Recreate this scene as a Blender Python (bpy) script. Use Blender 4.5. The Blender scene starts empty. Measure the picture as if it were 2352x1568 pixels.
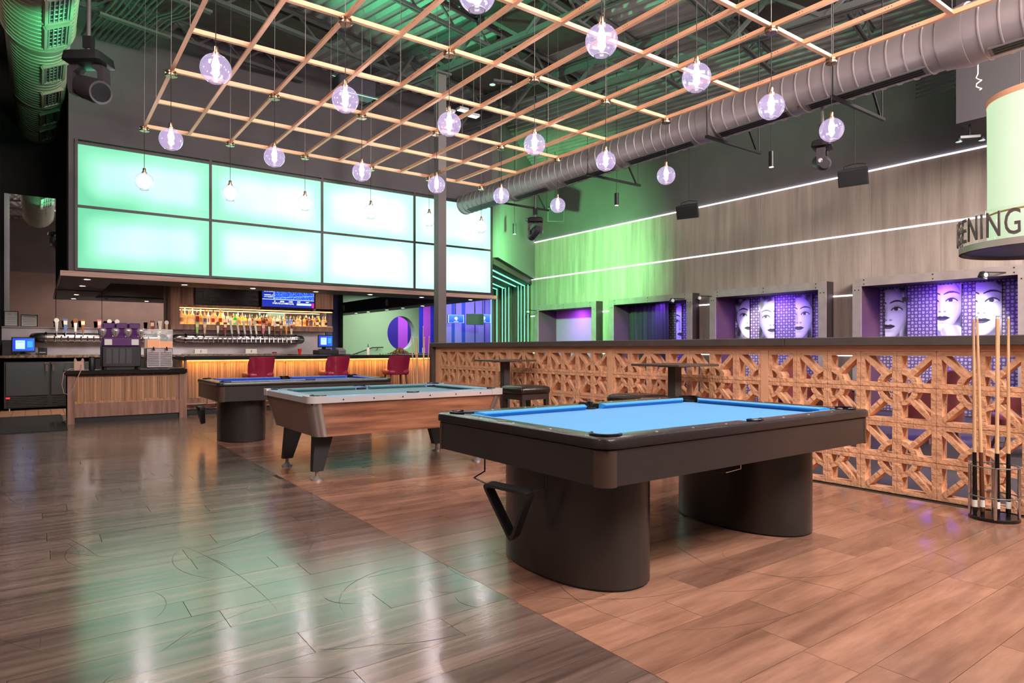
import bpy, bmesh, math, random
import numpy as np
from mathutils import Vector, Matrix
R = math.radians
PI = math.pi
random.seed(7)
SC = bpy.context.scene
COL = SC.collection

# ------------------------------------------------------------------ camera
CAM_H = 1.235
YAW = math.atan2(1088, 1488)
cd = bpy.data.cameras.new('camera')
cd.sensor_width = 36
cd.lens = 36 * 1488 / 2352
cd.shift_y = 16 / 2352
cd.clip_start = 0.02
cam = bpy.data.objects.new('camera', cd)
cam.location = (0, 0, CAM_H)
cam.rotation_euler = (PI / 2, 0, -YAW)
COL.objects.link(cam)
SC.camera = cam

# ------------------------------------------------------------------ world, exposure, sampling
w = bpy.data.worlds.new('world')
SC.world = w
w.use_nodes = True
w.node_tree.nodes['Background'].inputs[0].default_value = (0.5, 0.45, 0.45, 1)
w.node_tree.nodes['Background'].inputs[1].default_value = 0.02
SC.view_settings.view_transform = 'Standard'
SC.view_settings.look = 'None'
SC.view_settings.gamma = 1
SC.view_settings.use_curve_mapping = False
SC.view_settings.exposure = 0.5
cy = SC.cycles
cy.use_denoising = True
cy.max_bounces = 5
cy.diffuse_bounces = 3
cy.glossy_bounces = 3
cy.transmission_bounces = 2
cy.transparent_max_bounces = 8
cy.use_adaptive_sampling = True
cy.adaptive_threshold = .06
cy.adaptive_min_samples = 12
cy.sample_clamp_indirect = 4.0
cy.caustics_reflective = False
cy.caustics_refractive = False
cy.use_light_tree = True
GLOBE_W = 7.0          # watts of one pendant bulb
DOWN_W = 26.0            # bar downlights


def lin(c):
    return tuple(((v / 255) / 12.92 if v / 255 <= 0.04045 else ((v / 255 + 0.055) / 1.055) ** 2.4) for v in c)


def light(kind, name, loc, color, energy, parent=None, size=0.1, aim=None, angle=60, blend=0.5, sy=None):
    ld = bpy.data.lights.new(name, kind)
    ld.color = color
    ld.energy = energy
    if kind in ('POINT', 'SPOT'):
        ld.shadow_soft_size = size
    if kind == 'SPOT':
        ld.spot_size = R(angle)
        ld.spot_blend = blend
    if kind == 'AREA':
        ld.size = size
        if sy:
            ld.shape = 'RECTANGLE'
            ld.size_y = sy
    o = bpy.data.objects.new(name, ld)
    COL.objects.link(o)
    o.location = loc
    if aim is not None:
        d = Vector(aim) - Vector(loc)
        o.rotation_euler = d.to_track_quat('-Z', 'Y').to_euler()
    if parent is not None:
        o.parent = parent
        o.location = Vector(loc) - parent.location
    return o


# added fill lights without fixtures, out of view high under the roof, behind the viewpoint and over the lounge
light('AREA', 'fill_light', (4.0, -2.2, 6.2), (1, .89, .82), 760, size=5, sy=2.5, aim=(4.2, 4.5, 0))
light('AREA', 'fill_light', (9.8, -.6, 6.3), (1, .90, .85), 860, size=1.6, sy=2.6, aim=(11.6, 6.5, 1.5))
light('AREA', 'fill_light', (-2.3, 4.0, 6.4), (1, .90, .86), 300, size=1.6, sy=6, aim=(0.4, 6, 0))
# coloured stage light: green and violet washes
GREEN = (.10, 1, .42)
light('SPOT', 'green_wash', (9.15, 11.62, 3.74), (.26, 1, .34), 2000, size=.08, aim=(13.3, 15.6, 3.7), angle=112, blend=1)
light('SPOT', 'green_wash', (.86, 9.5, 4.86), GREEN, 1100, size=.08, aim=(4.8, 8.8, 7.2), angle=66, blend=.8)
light('SPOT', 'green_wash', (.70, 9.3, 4.3), GREEN, 260, size=.08, aim=(.1, 10.9, 5.9), angle=80, blend=.9)


# ------------------------------------------------------------------ materials
MATS = {}


def nd(t, kind, **kw):
    n = t.nodes.new(kind)
    for k, v in kw.items():
        if k.startswith('i_'):
            n.inputs[k[2:].replace('_', ' ')].default_value = v
        else:
            setattr(n, k, v)
    return n


def M(name, c=(128, 128, 128), rough=.5, metal=0., spec=.5, var=None, bump=None, emit=None, es=1., alpha=None,
      coat=0., coord='Object', aniso=None, trans=0., ior=None, attr=None, c2=None, sheen=0.):
    """principled material; var=(scale, amount), bump=(scale, strength), aniso=stretch xyz"""
    if name in MATS:
        return MATS[name]
    m = bpy.data.materials.new(name)
    m.use_nodes = True
    t = m.node_tree
    b = t.nodes['Principled BSDF']
    L = t.links.new
    base = lin(c) + (1,)
    b.inputs['Base Color'].default_value = base
    b.inputs['Roughness'].default_value = rough
    b.inputs['Metallic'].default_value = metal
    b.inputs['Specular IOR Level'].default_value = spec
    b.inputs['Coat Weight'].default_value = coat
    b.inputs['Coat Roughness'].default_value = .15
    b.inputs['Transmission Weight'].default_value = trans
    b.inputs['Sheen Weight'].default_value = sheen
    if ior:
        b.inputs['IOR'].default_value = ior
    vec = None
    if var or bump:
        tc = nd(t, 'ShaderNodeTexCoord')
        mp = nd(t, 'ShaderNodeMapping')
        if coord == 'World':
            ge = nd(t, 'ShaderNodeNewGeometry')
            L(ge.outputs['Position'], mp.inputs['Vector'])
        else:
            L(tc.outputs[coord], mp.inputs['Vector'])
        if aniso:
            mp.inputs['Scale'].default_value = aniso
        vec = mp.outputs['Vector']
    if var:
        n = nd(t, 'ShaderNodeTexNoise')
        n.inputs['Scale'].default_value = var[0]
        n.inputs['Detail'].default_value = 5
        L(vec, n.inputs['Vector'])
        r = nd(t, 'ShaderNodeValToRGB')
        a = var[1]
        if c2:
            lo, hi = lin(c), lin(c2)
        else:
            lo = tuple(v * (1 - a) for v in base[:3])
            hi = tuple(min(1, v * (1 + a)) for v in base[:3])
        r.color_ramp.elements[0].position = .3
        r.color_ramp.elements[1].position = .7
        r.color_ramp.elements[0].color = lo + (1,)
        r.color_ramp.elements[1].color = hi + (1,)
        L(n.outputs['Fac'], r.inputs['Fac'])
        L(r.outputs['Color'], b.inputs['Base Color'])
    if bump:
        n = nd(t, 'ShaderNodeTexNoise')
        n.inputs['Scale'].default_value = bump[0]
        n.inputs['Detail'].default_value = 4
        L(vec, n.inputs['Vector'])
        bp = nd(t, 'ShaderNodeBump')
        bp.inputs['Strength'].default_value = bump[1]
        bp.inputs['Distance'].default_value = .02
        L(n.outputs['Fac'], bp.inputs['Height'])
        L(bp.outputs['Normal'], b.inputs['Normal'])
    if emit:
        b.inputs['Emission Color'].default_value = lin(emit) + (1,)
        b.inputs['Emission Strength'].default_value = es
    if attr:
        a = nd(t, 'ShaderNodeVertexColor')
        a.layer_name = 'Col'
        if attr == 'emit':
            L(a.outputs['Color'], b.inputs['Emission Color'])
            b.inputs['Emission Strength'].default_value = es
            b.inputs['Base Color'].default_value = (.01, .01, .01, 1)
        else:
            L(a.outputs['Color'], b.inputs['Base Color'])
    MATS[name] = m
    return m


def wood(name, c1, c2, scale=(1, 1, 1), rough=.45, rnd=True, coat=0., ring=0., bump=.15, seam=False, spec=.5, ior=1.5,
         scratch=0., lo=.35, hi=.68, fine=None, aniso=0):
    """grain stretched along one axis of world space (scale: small number = long grain)"""
    m = bpy.data.materials.new(name)
    m.use_nodes = True
    t = m.node_tree
    b = t.nodes['Principled BSDF']
    L = t.links.new
    ge = nd(t, 'ShaderNodeNewGeometry')
    mp = nd(t, 'ShaderNodeMapping')
    mp.inputs['Scale'].default_value = scale
    src = ge.outputs['Position']
    oi = nd(t, 'ShaderNodeObjectInfo')
    if rnd:
        ml = nd(t, 'ShaderNodeVectorMath', operation='SCALE')
        ml.inputs[0].default_value = (37, 23, 11)
        L(oi.outputs['Random'], ml.inputs['Scale'])
        ad = nd(t, 'ShaderNodeVectorMath', operation='ADD')
        L(src, ad.inputs[0])
        L(ml.outputs[0], ad.inputs[1])
        src = ad.outputs[0]
    L(src, mp.inputs['Vector'])
    n1 = nd(t, 'ShaderNodeTexNoise')
    n1.inputs['Scale'].default_value = 1
    n1.inputs['Detail'].default_value = 7
    n1.inputs['Roughness'].default_value = .62
    n1.inputs['Distortion'].default_value = ring
    L(mp.outputs[0], n1.inputs['Vector'])
    fac = n1.outputs['Fac']
    if ring:
        wv = nd(t, 'ShaderNodeMath', operation='MULTIPLY')
        L(fac, wv.inputs[0])
        wv.inputs[1].default_value = 9
        sn = nd(t, 'ShaderNodeMath', operation='PINGPONG')
        L(wv.outputs[0], sn.inputs[0])
        sn.inputs[1].default_value = 1
        fac = sn.outputs[0]
    r = nd(t, 'ShaderNodeValToRGB')
    r.color_ramp.elements[0].position = lo
    r.color_ramp.elements[1].position = hi
    r.color_ramp.elements[0].color = lin(c1) + (1,)
    r.color_ramp.elements[1].color = lin(c2) + (1,)
    L(fac, r.inputs['Fac'])
    out = r.outputs['Color']
    if rnd:
        hs = nd(t, 'ShaderNodeHueSaturation')
        mr = nd(t, 'ShaderNodeMapRange')
        mr.inputs['To Min'].default_value = .78
        mr.inputs['To Max'].default_value = 1.18
        L(oi.outputs['Random'], mr.inputs['Value'])
        L(mr.outputs[0], hs.inputs['Value'])
        L(out, hs.inputs['Color'])
        out = hs.outputs['Color']
    if scratch:
        n3 = nd(t, 'ShaderNodeTexNoise')
        n3.inputs['Scale'].default_value = 1.1
        n3.inputs['Detail'].default_value = 1.5
        L(ge.outputs['Position'], n3.inputs['Vector'])
        s1 = nd(t, 'ShaderNodeMath', operation='SUBTRACT')
        L(n3.outputs['Fac'], s1.inputs[0])
        s1.inputs[1].default_value = .53
        s2 = nd(t, 'ShaderNodeMath', operation='ABSOLUTE')
        L(s1.outputs[0], s2.inputs[0])
        s3 = nd(t, 'ShaderNodeMath', operation='LESS_THAN')
        L(s2.outputs[0], s3.inputs[0])
        s3.inputs[1].default_value = .0013
        n4 = nd(t, 'ShaderNodeTexNoise')
        n4.inputs['Scale'].default_value = 2.3
        L(ge.outputs['Position'], n4.inputs['Vector'])
        s4 = nd(t, 'ShaderNodeMath', operation='GREATER_THAN')
        L(n4.outputs['Fac'], s4.inputs[0])
        s4.inputs[1].default_value = .5
        s5 = nd(t, 'ShaderNodeMath', operation='MULTIPLY')
        L(s3.outputs[0], s5.inputs[0])
        L(s4.outputs[0], s5.inputs[1])
        s6 = nd(t, 'ShaderNodeMath', operation='MULTIPLY')
        L(s5.outputs[0], s6.inputs[0])
        s6.inputs[1].default_value = scratch
        mx = nd(t, 'ShaderNodeMixRGB')
        mx.inputs['Color2'].default_value = (.012, .009, .008, 1)
        L(s6.outputs[0], mx.inputs['Fac'])
        L(out, mx.inputs['Color1'])
        out = mx.outputs['Color']
    L(out, b.inputs['Base Color'])
    if aniso:
        b.inputs['Anisotropic'].default_value = aniso
        tg = nd(t, 'ShaderNodeCombineXYZ')
        tg.inputs[1].default_value = 1
        L(tg.outputs[0], b.inputs['Tangent'])
    b.inputs['IOR'].default_value = ior
    b.inputs['Specular IOR Level'].default_value = spec
    b.inputs['Coat Weight'].default_value = coat
    b.inputs['Coat Roughness'].default_value = .12
    mr2 = nd(t, 'ShaderNodeMapRange')
    mr2.inputs['To Min'].default_value = rough * .8
    mr2.inputs['To Max'].default_value = rough * 1.25
    L(n1.outputs['Fac'], mr2.inputs['Value'])
    L(mr2.outputs[0], b.inputs['Roughness'])
    if bump:
        bp = nd(t, 'ShaderNodeBump')
        bp.inputs['Strength'].default_value = bump
        bp.inputs['Distance'].default_value = .004
        if fine:
            mp3 = nd(t, 'ShaderNodeMapping')
            mp3.inputs['Scale'].default_value = fine
            L(src, mp3.inputs['Vector'])
            n5 = nd(t, 'ShaderNodeTexNoise')
            n5.inputs['Scale'].default_value = 1
            n5.inputs['Detail'].default_value = 3
            L(mp3.outputs[0], n5.inputs['Vector'])
            L(n5.outputs['Fac'], bp.inputs['Height'])
        else:
            L(n1.outputs['Fac'], bp.inputs['Height'])
        L(bp.outputs['Normal'], b.inputs['Normal'])
    MATS[name] = m
    return m


def clear_glass(name, tint, gloss=.12, emit=None, es=0, thick=.35):
    """thin glass: transparent with tinted, view-angle-true Fresnel sheen"""
    m = bpy.data.materials.new(name)
    m.use_nodes = True
    t = m.node_tree
    L = t.links.new
    for n in list(t.nodes):
        if n.type == 'BSDF_PRINCIPLED':
            t.nodes.remove(n)
    out = [n for n in t.nodes if n.type == 'OUTPUT_MATERIAL'][0]
    tr = nd(t, 'ShaderNodeBsdfTransparent')
    tr.inputs[0].default_value = tint + (1,)
    gl = nd(t, 'ShaderNodeBsdfGlossy')
    gl.inputs['Roughness'].default_value = .03
    fr = nd(t, 'ShaderNodeLayerWeight')
    fr.inputs['Blend'].default_value = thick
    ml = nd(t, 'ShaderNodeMath', operation='MULTIPLY')
    L(fr.outputs['Facing'], ml.inputs[0])
    ml.inputs[1].default_value = gloss * 4
    ml.use_clamp = True
    mx = nd(t, 'ShaderNodeMixShader')
    L(ml.outputs[0], mx.inputs[0])
    L(tr.outputs[0], mx.inputs[1])
    L(gl.outputs[0], mx.inputs[2])
    last = mx.outputs[0]
    if emit:
        em = nd(t, 'ShaderNodeEmission')
        em.inputs[0].default_value = emit + (1,)
        em.inputs[1].default_value = es
        ad = nd(t, 'ShaderNodeAddShader')
        L(last, ad.inputs[0])
        L(em.outputs[0], ad.inputs[1])
        last = ad.outputs[0]
    L(last, out.inputs['Surface'])
    MATS[name] = m
    return m


def glow(name, c, s):
    m = bpy.data.materials.new(name)
    m.use_nodes = True
    b = m.node_tree.nodes['Principled BSDF']
    b.inputs['Base Color'].default_value = lin(c) + (1,)
    b.inputs['Emission Color'].default_value = lin(c) + (1,)
    b.inputs['Emission Strength'].default_value = s
    MATS[name] = m
    return m


# ------------------------------------------------------------------ geometry helpers
class G:
    def __init__(s):
        s.v = []
        s.f = []

    def add(s, vs, fs):
        k = len(s.v)
        s.v += [tuple(p) for p in vs]
        s.f += [tuple(i + k for i in f) for f in fs]
        return s

    def bx(s, x0, x1, y0, y1, z0, z1):
        return s.add([(x0, y0, z0), (x1, y0, z0), (x1, y1, z0), (x0, y1, z0), (x0, y0, z1), (x1, y0, z1), (x1, y1, z1), (x0, y1, z1)],
                     [(0, 3, 2, 1), (4, 5, 6, 7), (0, 1, 5, 4), (1, 2, 6, 5), (2, 3, 7, 6), (3, 0, 4, 7)])

    def box(s, c, d):
        return s.bx(c[0] - d[0] / 2, c[0] + d[0] / 2, c[1] - d[1] / 2, c[1] + d[1] / 2, c[2] - d[2] / 2, c[2] + d[2] / 2)

    def bbox(s, x0, x1, y0, y1, z0, z1, b=.01):
        """box with chamfered vertical and horizontal edges"""
        pts = [(x0 + b, y0), (x1 - b, y0), (x1, y0 + b), (x1, y1 - b), (x1 - b, y1), (x0 + b, y1), (x0, y1 - b), (x0, y0 + b)]
        ins = [(x0 + b * 1.6, y0 + b), (x1 - b * 1.6, y0 + b), (x1 - b, y0 + b * 1.6), (x1 - b, y1 - b * 1.6), (x1 - b * 1.6, y1 - b),
               (x0 + b * 1.6, y1 - b), (x0 + b, y1 - b * 1.6), (x0 + b, y0 + b * 1.6)]
        return s.loops([[(p[0], p[1], z0) for p in ins], [(p[0], p[1], z0 + b) for p in pts], [(p[0], p[1], z1 - b) for p in pts],
                        [(p[0], p[1], z1) for p in ins]])

    def loops(s, L, caps=True, closed=True):
        n = len(L[0])
        vs = [p for l in L for p in l]
        fs = []
        for k in range(len(L) - 1):
            for i in range(n if closed else n - 1):
                j = (i + 1) % n
                fs.append((k * n + i, k * n + j, (k + 1) * n + j, (k + 1) * n + i))
        if caps:
            fs.append(tuple(range(n - 1, -1, -1)))
            fs.append(tuple((len(L) - 1) * n + i for i in range(n)))
        return s.add(vs, fs)

    def cyl(s, p0, p1, r0, r1=None, n=12, caps=True):
        p0, p1 = Vector(p0), Vector(p1)
        r1 = r0 if r1 is None else r1
        d = (p1 - p0).normalized()
        u = d.orthogonal().normalized()
        v = d.cross(u)
        A = [(math.cos(2 * PI * i / n), math.sin(2 * PI * i / n)) for i in range(n)]
        return s.loops([[p0 + u * a * r0 + v * b * r0 for a, b in A], [p1 + u * a * r1 + v * b * r1 for a, b in A]], caps)

    def tube(s, pts, r, n=6):
        pts = [Vector(p) for p in pts]
        L = []
        up = None
        for i, p in enumerate(pts):
            d = (pts[min(i + 1, len(pts) - 1)] - pts[max(i - 1, 0)]).normalized()
            if up is None or abs(up.dot(d)) > .95:
                up = d.orthogonal().normalized()
            u = (up - d * up.dot(d)).normalized()
            up = u
            v = d.cross(u)
            rr = r[i] if isinstance(r, (list, tuple)) else r
            L.append([p + u * math.cos(2 * PI * k / n) * rr + v * math.sin(2 * PI * k / n) * rr for k in range(n)])
        return s.loops(L)

    def lathe(s, prof, n=20, c=(0, 0, 0), sx=1, sy=1, caps=True):
        L = [[(c[0] + r * sx * math.cos(2 * PI * i / n), c[1] + r * sy * math.sin(2 * PI * i / n), c[2] + z) for i in range(n)] for r, z in prof]
        return s.loops(L, caps)

    def prism(s, pts, a, b, axis='z'):
        mp = {'z': lambda u, v, w: (u, v, w), 'y': lambda u, v, w: (u, w, v), 'x': lambda u, v, w: (w, u, v)}[axis]
        return s.loops([[mp(u, v, a) for u, v in pts], [mp(u, v, b) for u, v in pts]])

    def bar(s, p0, p1, w, h, up=(0, 0, 1)):
        p0, p1 = Vector(p0), Vector(p1)
        d = (p1 - p0).normalized()
        u = d.cross(Vector(up))
        if u.length < 1e-4:
            u = d.orthogonal()
        u.normalize()
        v = u.cross(d)
        q = [(-w / 2, -h / 2), (w / 2, -h / 2), (w / 2, h / 2), (-w / 2, h / 2)]
        return s.loops([[p0 + u * a + v * b for a, b in q], [p1 + u * a + v * b for a, b in q]])

    def quad(s, a, b, c, d):
        return s.add([a, b, c, d], [(0, 1, 2, 3)])

    def xf(s, m):
        s.v = [tuple(m @ Vector(p)) for p in s.v]
        return s

    def mesh(s, name, mat, smooth=None, fix=True):
        me = bpy.data.meshes.new(name)
        me.from_pydata(s.v, [], s.f)
        if fix:
            bm = bmesh.new()
            bm.from_mesh(me)
            bmesh.ops.recalc_face_normals(bm, faces=bm.faces)
            bm.to_mesh(me)
            bm.free()
        if mat is not None:
            me.materials.append(mat)
        if smooth:
            me.polygons.foreach_set('use_smooth', [True] * len(me.polygons))
            me.set_sharp_from_angle(angle=R(smooth))
        me.update()
        return me

    def obj(s, name, mat, parent=None, smooth=None, loc=None, fix=True):
        return link(name, s.mesh(name, mat, smooth, fix), parent, loc)


def link(name, data, parent=None, loc=None):
    o = bpy.data.objects.new(name, data)
    COL.objects.link(o)
    if parent is not None:
        o.parent = parent
    if loc is not None:
        o.location = loc
    return o


def tag(o, label=None, cat=None, group=None, kind=None):
    if label:
        o['label'] = label
    if cat:
        o['category'] = cat
    if group:
        o['group'] = group
    if kind:
        o['kind'] = kind
    return o


def T(name, label, cat, loc=(0, 0, 0), rz=0, group=None):
    o = link(name, None, None, loc)
    o.empty_display_size = .1
    o.rotation_euler = (0, 0, rz)
    return tag(o, label, cat, group)


def S(name, g, mat, smooth=None):
    return tag(g.obj(name, mat, None, smooth), kind='structure')


KIDS = {}


def copy_tree(o, loc=None, rz=None, label=None, parent=None):
    c = o.copy()
    COL.objects.link(c)
    if parent is not None:
        c.parent = parent
    if loc is not None:
        c.location = loc
    if rz is not None:
        c.rotation_euler = (0, 0, rz)
    if label:
        c['label'] = label
    for ch in list(o.children):
        copy_tree(ch, parent=c)
    return c


ORD = ['first', 'second', 'third', 'fourth', 'fifth', 'sixth', 'seventh', 'eighth', 'ninth', 'tenth', 'eleventh', 'twelfth', 'thirteenth',
       'fourteenth', 'fifteenth', 'sixteenth', 'seventeenth', 'eighteenth', 'nineteenth', 'twentieth'] + \
      ['twenty-' + w_ for w_ in ('first', 'second', 'third', 'fourth', 'fifth', 'sixth', 'seventh', 'eighth', 'ninth')] + ['thirtieth'] + \
      ['thirty-' + w_ for w_ in ('first', 'second', 'third', 'fourth', 'fifth', 'sixth', 'seventh', 'eighth', 'ninth')] + ['fortieth'] + \
      ['forty-' + w_ for w_ in ('first', 'second', 'third', 'fourth', 'fifth', 'sixth', 'seventh', 'eighth', 'ninth')] + ['fiftieth']


def painted(name, wd, ht, nx, ny, fn, mat, parent=None, plane='y'):
    """flat print: a fine grid carrying the printed colours; u to the right, v up, as read by the viewer"""
    u = (np.arange(nx) + .5) / nx
    v = (np.arange(ny) + .5) / ny
    U, V = np.meshgrid(u, v)
    rgb = np.clip(fn(U, V), 0, 1)           # (ny,nx,3) in sRGB 0..1
    rgb = np.where(rgb <= .04045, rgb / 12.92, ((rgb + .055) / 1.055) ** 2.4)
    gx = np.linspace(-wd / 2, wd / 2, nx + 1)
    gz = np.linspace(0, ht, ny + 1)
    XX, ZZ = np.meshgrid(gx, gz)
    if plane == 'y':
        vs = np.stack([XX, 0 * XX, ZZ], -1).reshape(-1, 3)
    else:
        vs = np.stack([0 * XX, -XX, ZZ], -1).reshape(-1, 3)
    i, j = np.meshgrid(np.arange(nx), np.arange(ny))
    a = (j * (nx + 1) + i).ravel()
    fs = np.stack([a, a + 1, a + nx + 2, a + nx + 1], -1)
    me = bpy.data.meshes.new(name)
    me.from_pydata(vs.tolist(), [], fs.tolist())
    ca = me.color_attributes.new('Col', 'FLOAT_COLOR', 'CORNER')
    col = np.concatenate([rgb.reshape(-1, 3), np.ones((nx * ny, 1))], 1)
    ca.data.foreach_set('color', np.repeat(col, 4, axis=0).astype(np.float32).ravel())
    me.materials.append(mat)
    return link(name, me, parent)


def text_mesh(body, size, extrude=.005, spacing=1.0):
    cu = bpy.data.curves.new('txt', 'FONT')
    cu.body = body
    cu.size = size
    cu.extrude = extrude
    cu.space_character = spacing
    cu.align_x = 'CENTER'
    cu.resolution_u = 3
    o = bpy.data.objects.new('txt', cu)
    COL.objects.link(o)
    dg = bpy.context.evaluated_depsgraph_get()
    me = bpy.data.meshes.new_from_object(o.evaluated_get(dg))
    bpy.data.objects.remove(o)
    bpy.data.curves.remove(cu)
    return me
# ------------------------------------------------------------------ shared materials
wood('dark_plank', (80, 63, 57), (124, 102, 93), (.9, 17, 9), rough=.185, ior=2.7, bump=.045, fine=(5, 70, 5), aniso=.5)
wood('light_plank', (122, 86, 70), (162, 119, 99), (1.3, 9, 9), rough=.22, ior=1.9, bump=.05, fine=(5, 60, 5), aniso=.5)
wood('wall_veneer', (168, 151, 141), (206, 188, 176), (6, 6.0, .45), rough=.5, rnd=False, bump=.03)
wood('bar_wood', (116, 82, 68), (164, 122, 104), (16, 16, 1.0), rough=.45, rnd=False)
wood('bar_slat', (150, 104, 72), (196, 146, 108), (40, 40, .8), rough=.5, rnd=True)
wood('table_wood', (112, 68, 48), (184, 126, 96), (1.1, 9, 17.0), rough=.38, rnd=False, coat=.2)
wood('fascia_wood', (168, 128, 112), (206, 168, 150), (1.2, 20, 20), rough=.5, rnd=False)
wood('cue_wood', (196, 150, 112), (232, 192, 152), (40, 40, 2), rough=.25, coat=.6)
wood('slat_wood', (74, 60, 54), (120, 102, 92), (12, 12, .9), rough=.55, rnd=True)
M('wall_dark', (96, 90, 93), .75, var=(1.3, .15), coord='World')
M('wall_black', (34, 33, 34), .8)
M('wall_grey', (106, 101, 101), .75, var=(1.1, .1), coord='World')
M('wall_rear', (150, 124, 112), .7, var=(1.5, .1), coord='World')
M('steel_dark', (112, 109, 110), .5, .3)
M('deck_grey', (168, 165, 163), .6, .1, var=(2, .12), coord='World')
M('acoustic', (84, 74, 68), .9, var=(6, .15), coord='World')
M('duct_metal', (150, 140, 142), .42, .25, var=(1.5, .12), coord='World')
M('duct_green', (150, 146, 128), .45, .25, var=(1.5, .12), coord='World')
M('black', (16, 15, 16), .5)
M('black_gloss', (18, 16, 17), .25)
M('black_plastic', (30, 29, 31), .45)
M('chrome', (225, 222, 224), .12, 1)
M('stainless', (190, 184, 188), .28, 1, var=(3, .12), bump=(30, .03))
M('brass', (206, 176, 150), .25, 1)
M('copper_paint', (248, 186, 146), .42, .15, var=(6, .06))
M('peach_block', (238, 180, 140), .82, var=(9, .13), bump=(24, .9))
M('peach_smooth', (238, 180, 142), .7, var=(4, .06))
M('cap_grey', (82, 72, 68), .45, var=(5, .15), coord='World')
M('granite', (60, 50, 46), .18, var=(26, .9), c2=(168, 140, 122), coord='World')
M('black_stone', (26, 23, 23), .2, var=(30, .4), coord='World')
M('tile', (178, 134, 106), .5, var=(8, .12), coord='World')
M('mirror', (226, 224, 226), .02, 1)
M('rubber', (34, 33, 34), .85, bump=(120, .5))
M('white_paper', (235, 232, 228), .6)
glow('led_white', (240, 236, 255), 5.0)
glow('led_green', (120, 255, 190), 1.5)
glow('led_amber', (255, 176, 80), 6.0)
glow('downlight_glow', (255, 236, 214), 14.0)
clear_glass('globe_glass', (.90, .85, .93), .16, thick=.5, emit=(.62, .50, .80), es=.30)
clear_glass('acrylic', (.93, .95, .94), .05)

# ------------------------------------------------------------------ floor
g = G().bx(-4, 17.5, -4, 28, -.12, -.006)
FLOOR = S('floor', g, M('underlay', (46, 36, 32), .8))
PL = G().bx(-.5, .5, -.5, .5, -.5, .5).mesh('plank', MATS['dark_plank'])
PL2 = G().bx(-.5, .5, -.5, .5, -.5, .5).mesh('plank', MATS['light_plank'])
PW = .228


def lay(me, x0, x1, y0, y1, parent, rng, ln=1.45):
    y = y0
    while y < y1 - .03:
        y2 = min(y + PW, y1)
        x = x0 - rng.random() * ln * .95
        while x < x1:
            xa, xb = max(x, x0), min(x + ln, x1)
            if xb - xa > .04:
                o = link('plank', me, parent, ((xa + xb) / 2, (y + y2) / 2, -.003 + rng.random() * .0004))
                o.scale = (xb - xa - .0025, y2 - y - .0025, .006)
            x += ln
        y = y2


rng = random.Random(3)
lay(PL, -1.0, 1.88, 1.0, 10.34, FLOOR, rng)
lay(PL, -.62, 6.0, 10.34, 13.3, FLOOR, rng)
inl = G().bx(1.88, 5.78, .6, 10.34, -.0055, -.004)
INLAY = S('floor_inlay', inl, MATS['underlay'])
lay(PL2, 1.88, 5.78, .75, 10.34, INLAY, rng)
# scuffs and long curved scratches worn into the boards
g = G()
rsc = random.Random(21)
for k in range(150):
    x, y = rsc.uniform(-.7, 5.4), rsc.uniform(1.3, 6.8)
    a, ln, cv = rsc.uniform(0, 2 * PI), rsc.choice((.12, .25, .5, .9, 1.5)), rsc.gauss(0, .9)
    n_ = 10
    hw = rsc.uniform(.0006, .0014)
    L_, R_ = [], []
    for i in range(n_ + 1):
        wv_ = hw * math.sin(PI * (i + .3) / (n_ + .6))
        L_.append((x - wv_ * math.sin(a), y + wv_ * math.cos(a), .0007))
        R_.append((x + wv_ * math.sin(a), y - wv_ * math.cos(a), .0007))
        x += math.cos(a) * ln / n_
        y += math.sin(a) * ln / n_
        a += cv / n_
    g.loops([L_, R_], caps=False, closed=False)
tag(g.obj('scratches', M('scratch_dark', (40, 30, 26), .6), FLOOR, fix=False), kind='stuff')
# quarry tiles behind the bar
FT = S('floor_tiling', G().bx(-.6, 2.2, 13.4, 16.7, -.005, .002), M('grout', (120, 90, 74), .8))
TL = G().bbox(-.097, .097, -.097, .097, 0, .012, .004).mesh('tile', MATS['tile'])
for i in range(6):
    for j in range(10):
        link('tile', TL, FT, (-.5 + i * .2, 14.6 + j * .2, .001))
# lounge carpet beyond the block screen
S('floor_lounge', G().bx(5.98, 13.3, -4, 13.3, -.006, .003), M('lounge_floor', (58, 52, 56), .5, var=(2, .2), coord='World'))

# ------------------------------------------------------------------ outer walls
S('wall_left', G().bx(-3.6, -3.4, -4, 11.5, 0, 7.3), MATS['wall_rear'])
S('wall_alcove', G().bx(-.85, -.62, 11.5, 16.9, 0, 7.3).bx(-3.4, -.85, 11.5, 11.7, 0, 7.3), MATS['wall_black'])
S('wall_front', G().bx(-3.4, 13.3, -4, -3.85, 0, 4.75), MATS['wall_rear'])
S('wall_front_upper', G().bx(-3.4, 13.3, -4, -3.85, 4.75, 7.3), MATS['wall_grey'])
S('wall_back', G().bx(-.62, 6.13, 16.72, 16.9, 0, 7.3), MATS['wall_black'])
S('wall_header', G().bx(.42, 9.24, 13.5, 14.3, 4.86, 7.3).bx(.42, .5, 13.5, 14.3, 2.56, 4.86).bx(.5, 9.24, 13.75, 14.3, 2.56, 4.86),
  MATS['wall_dark'])

# ---- right wall: plaster above, veneer panels with light strips below, framed niches
XW = 13.29
ZS = (1.092, 2.311, 3.53, 4.75)
FR = [(16.53, 13.69), (13.14, 10.27), (9.75, 6.90), (6.37, 3.52)]
WALL = S('wall_right', G().bx(XW + .02, XW + .2, -4, 17.12, 4.75, 7.3), MATS['wall_grey'])
vy = [17.12] + [y for a, b in FR for y in (a - .1, b + .1)] + [-4]
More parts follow.
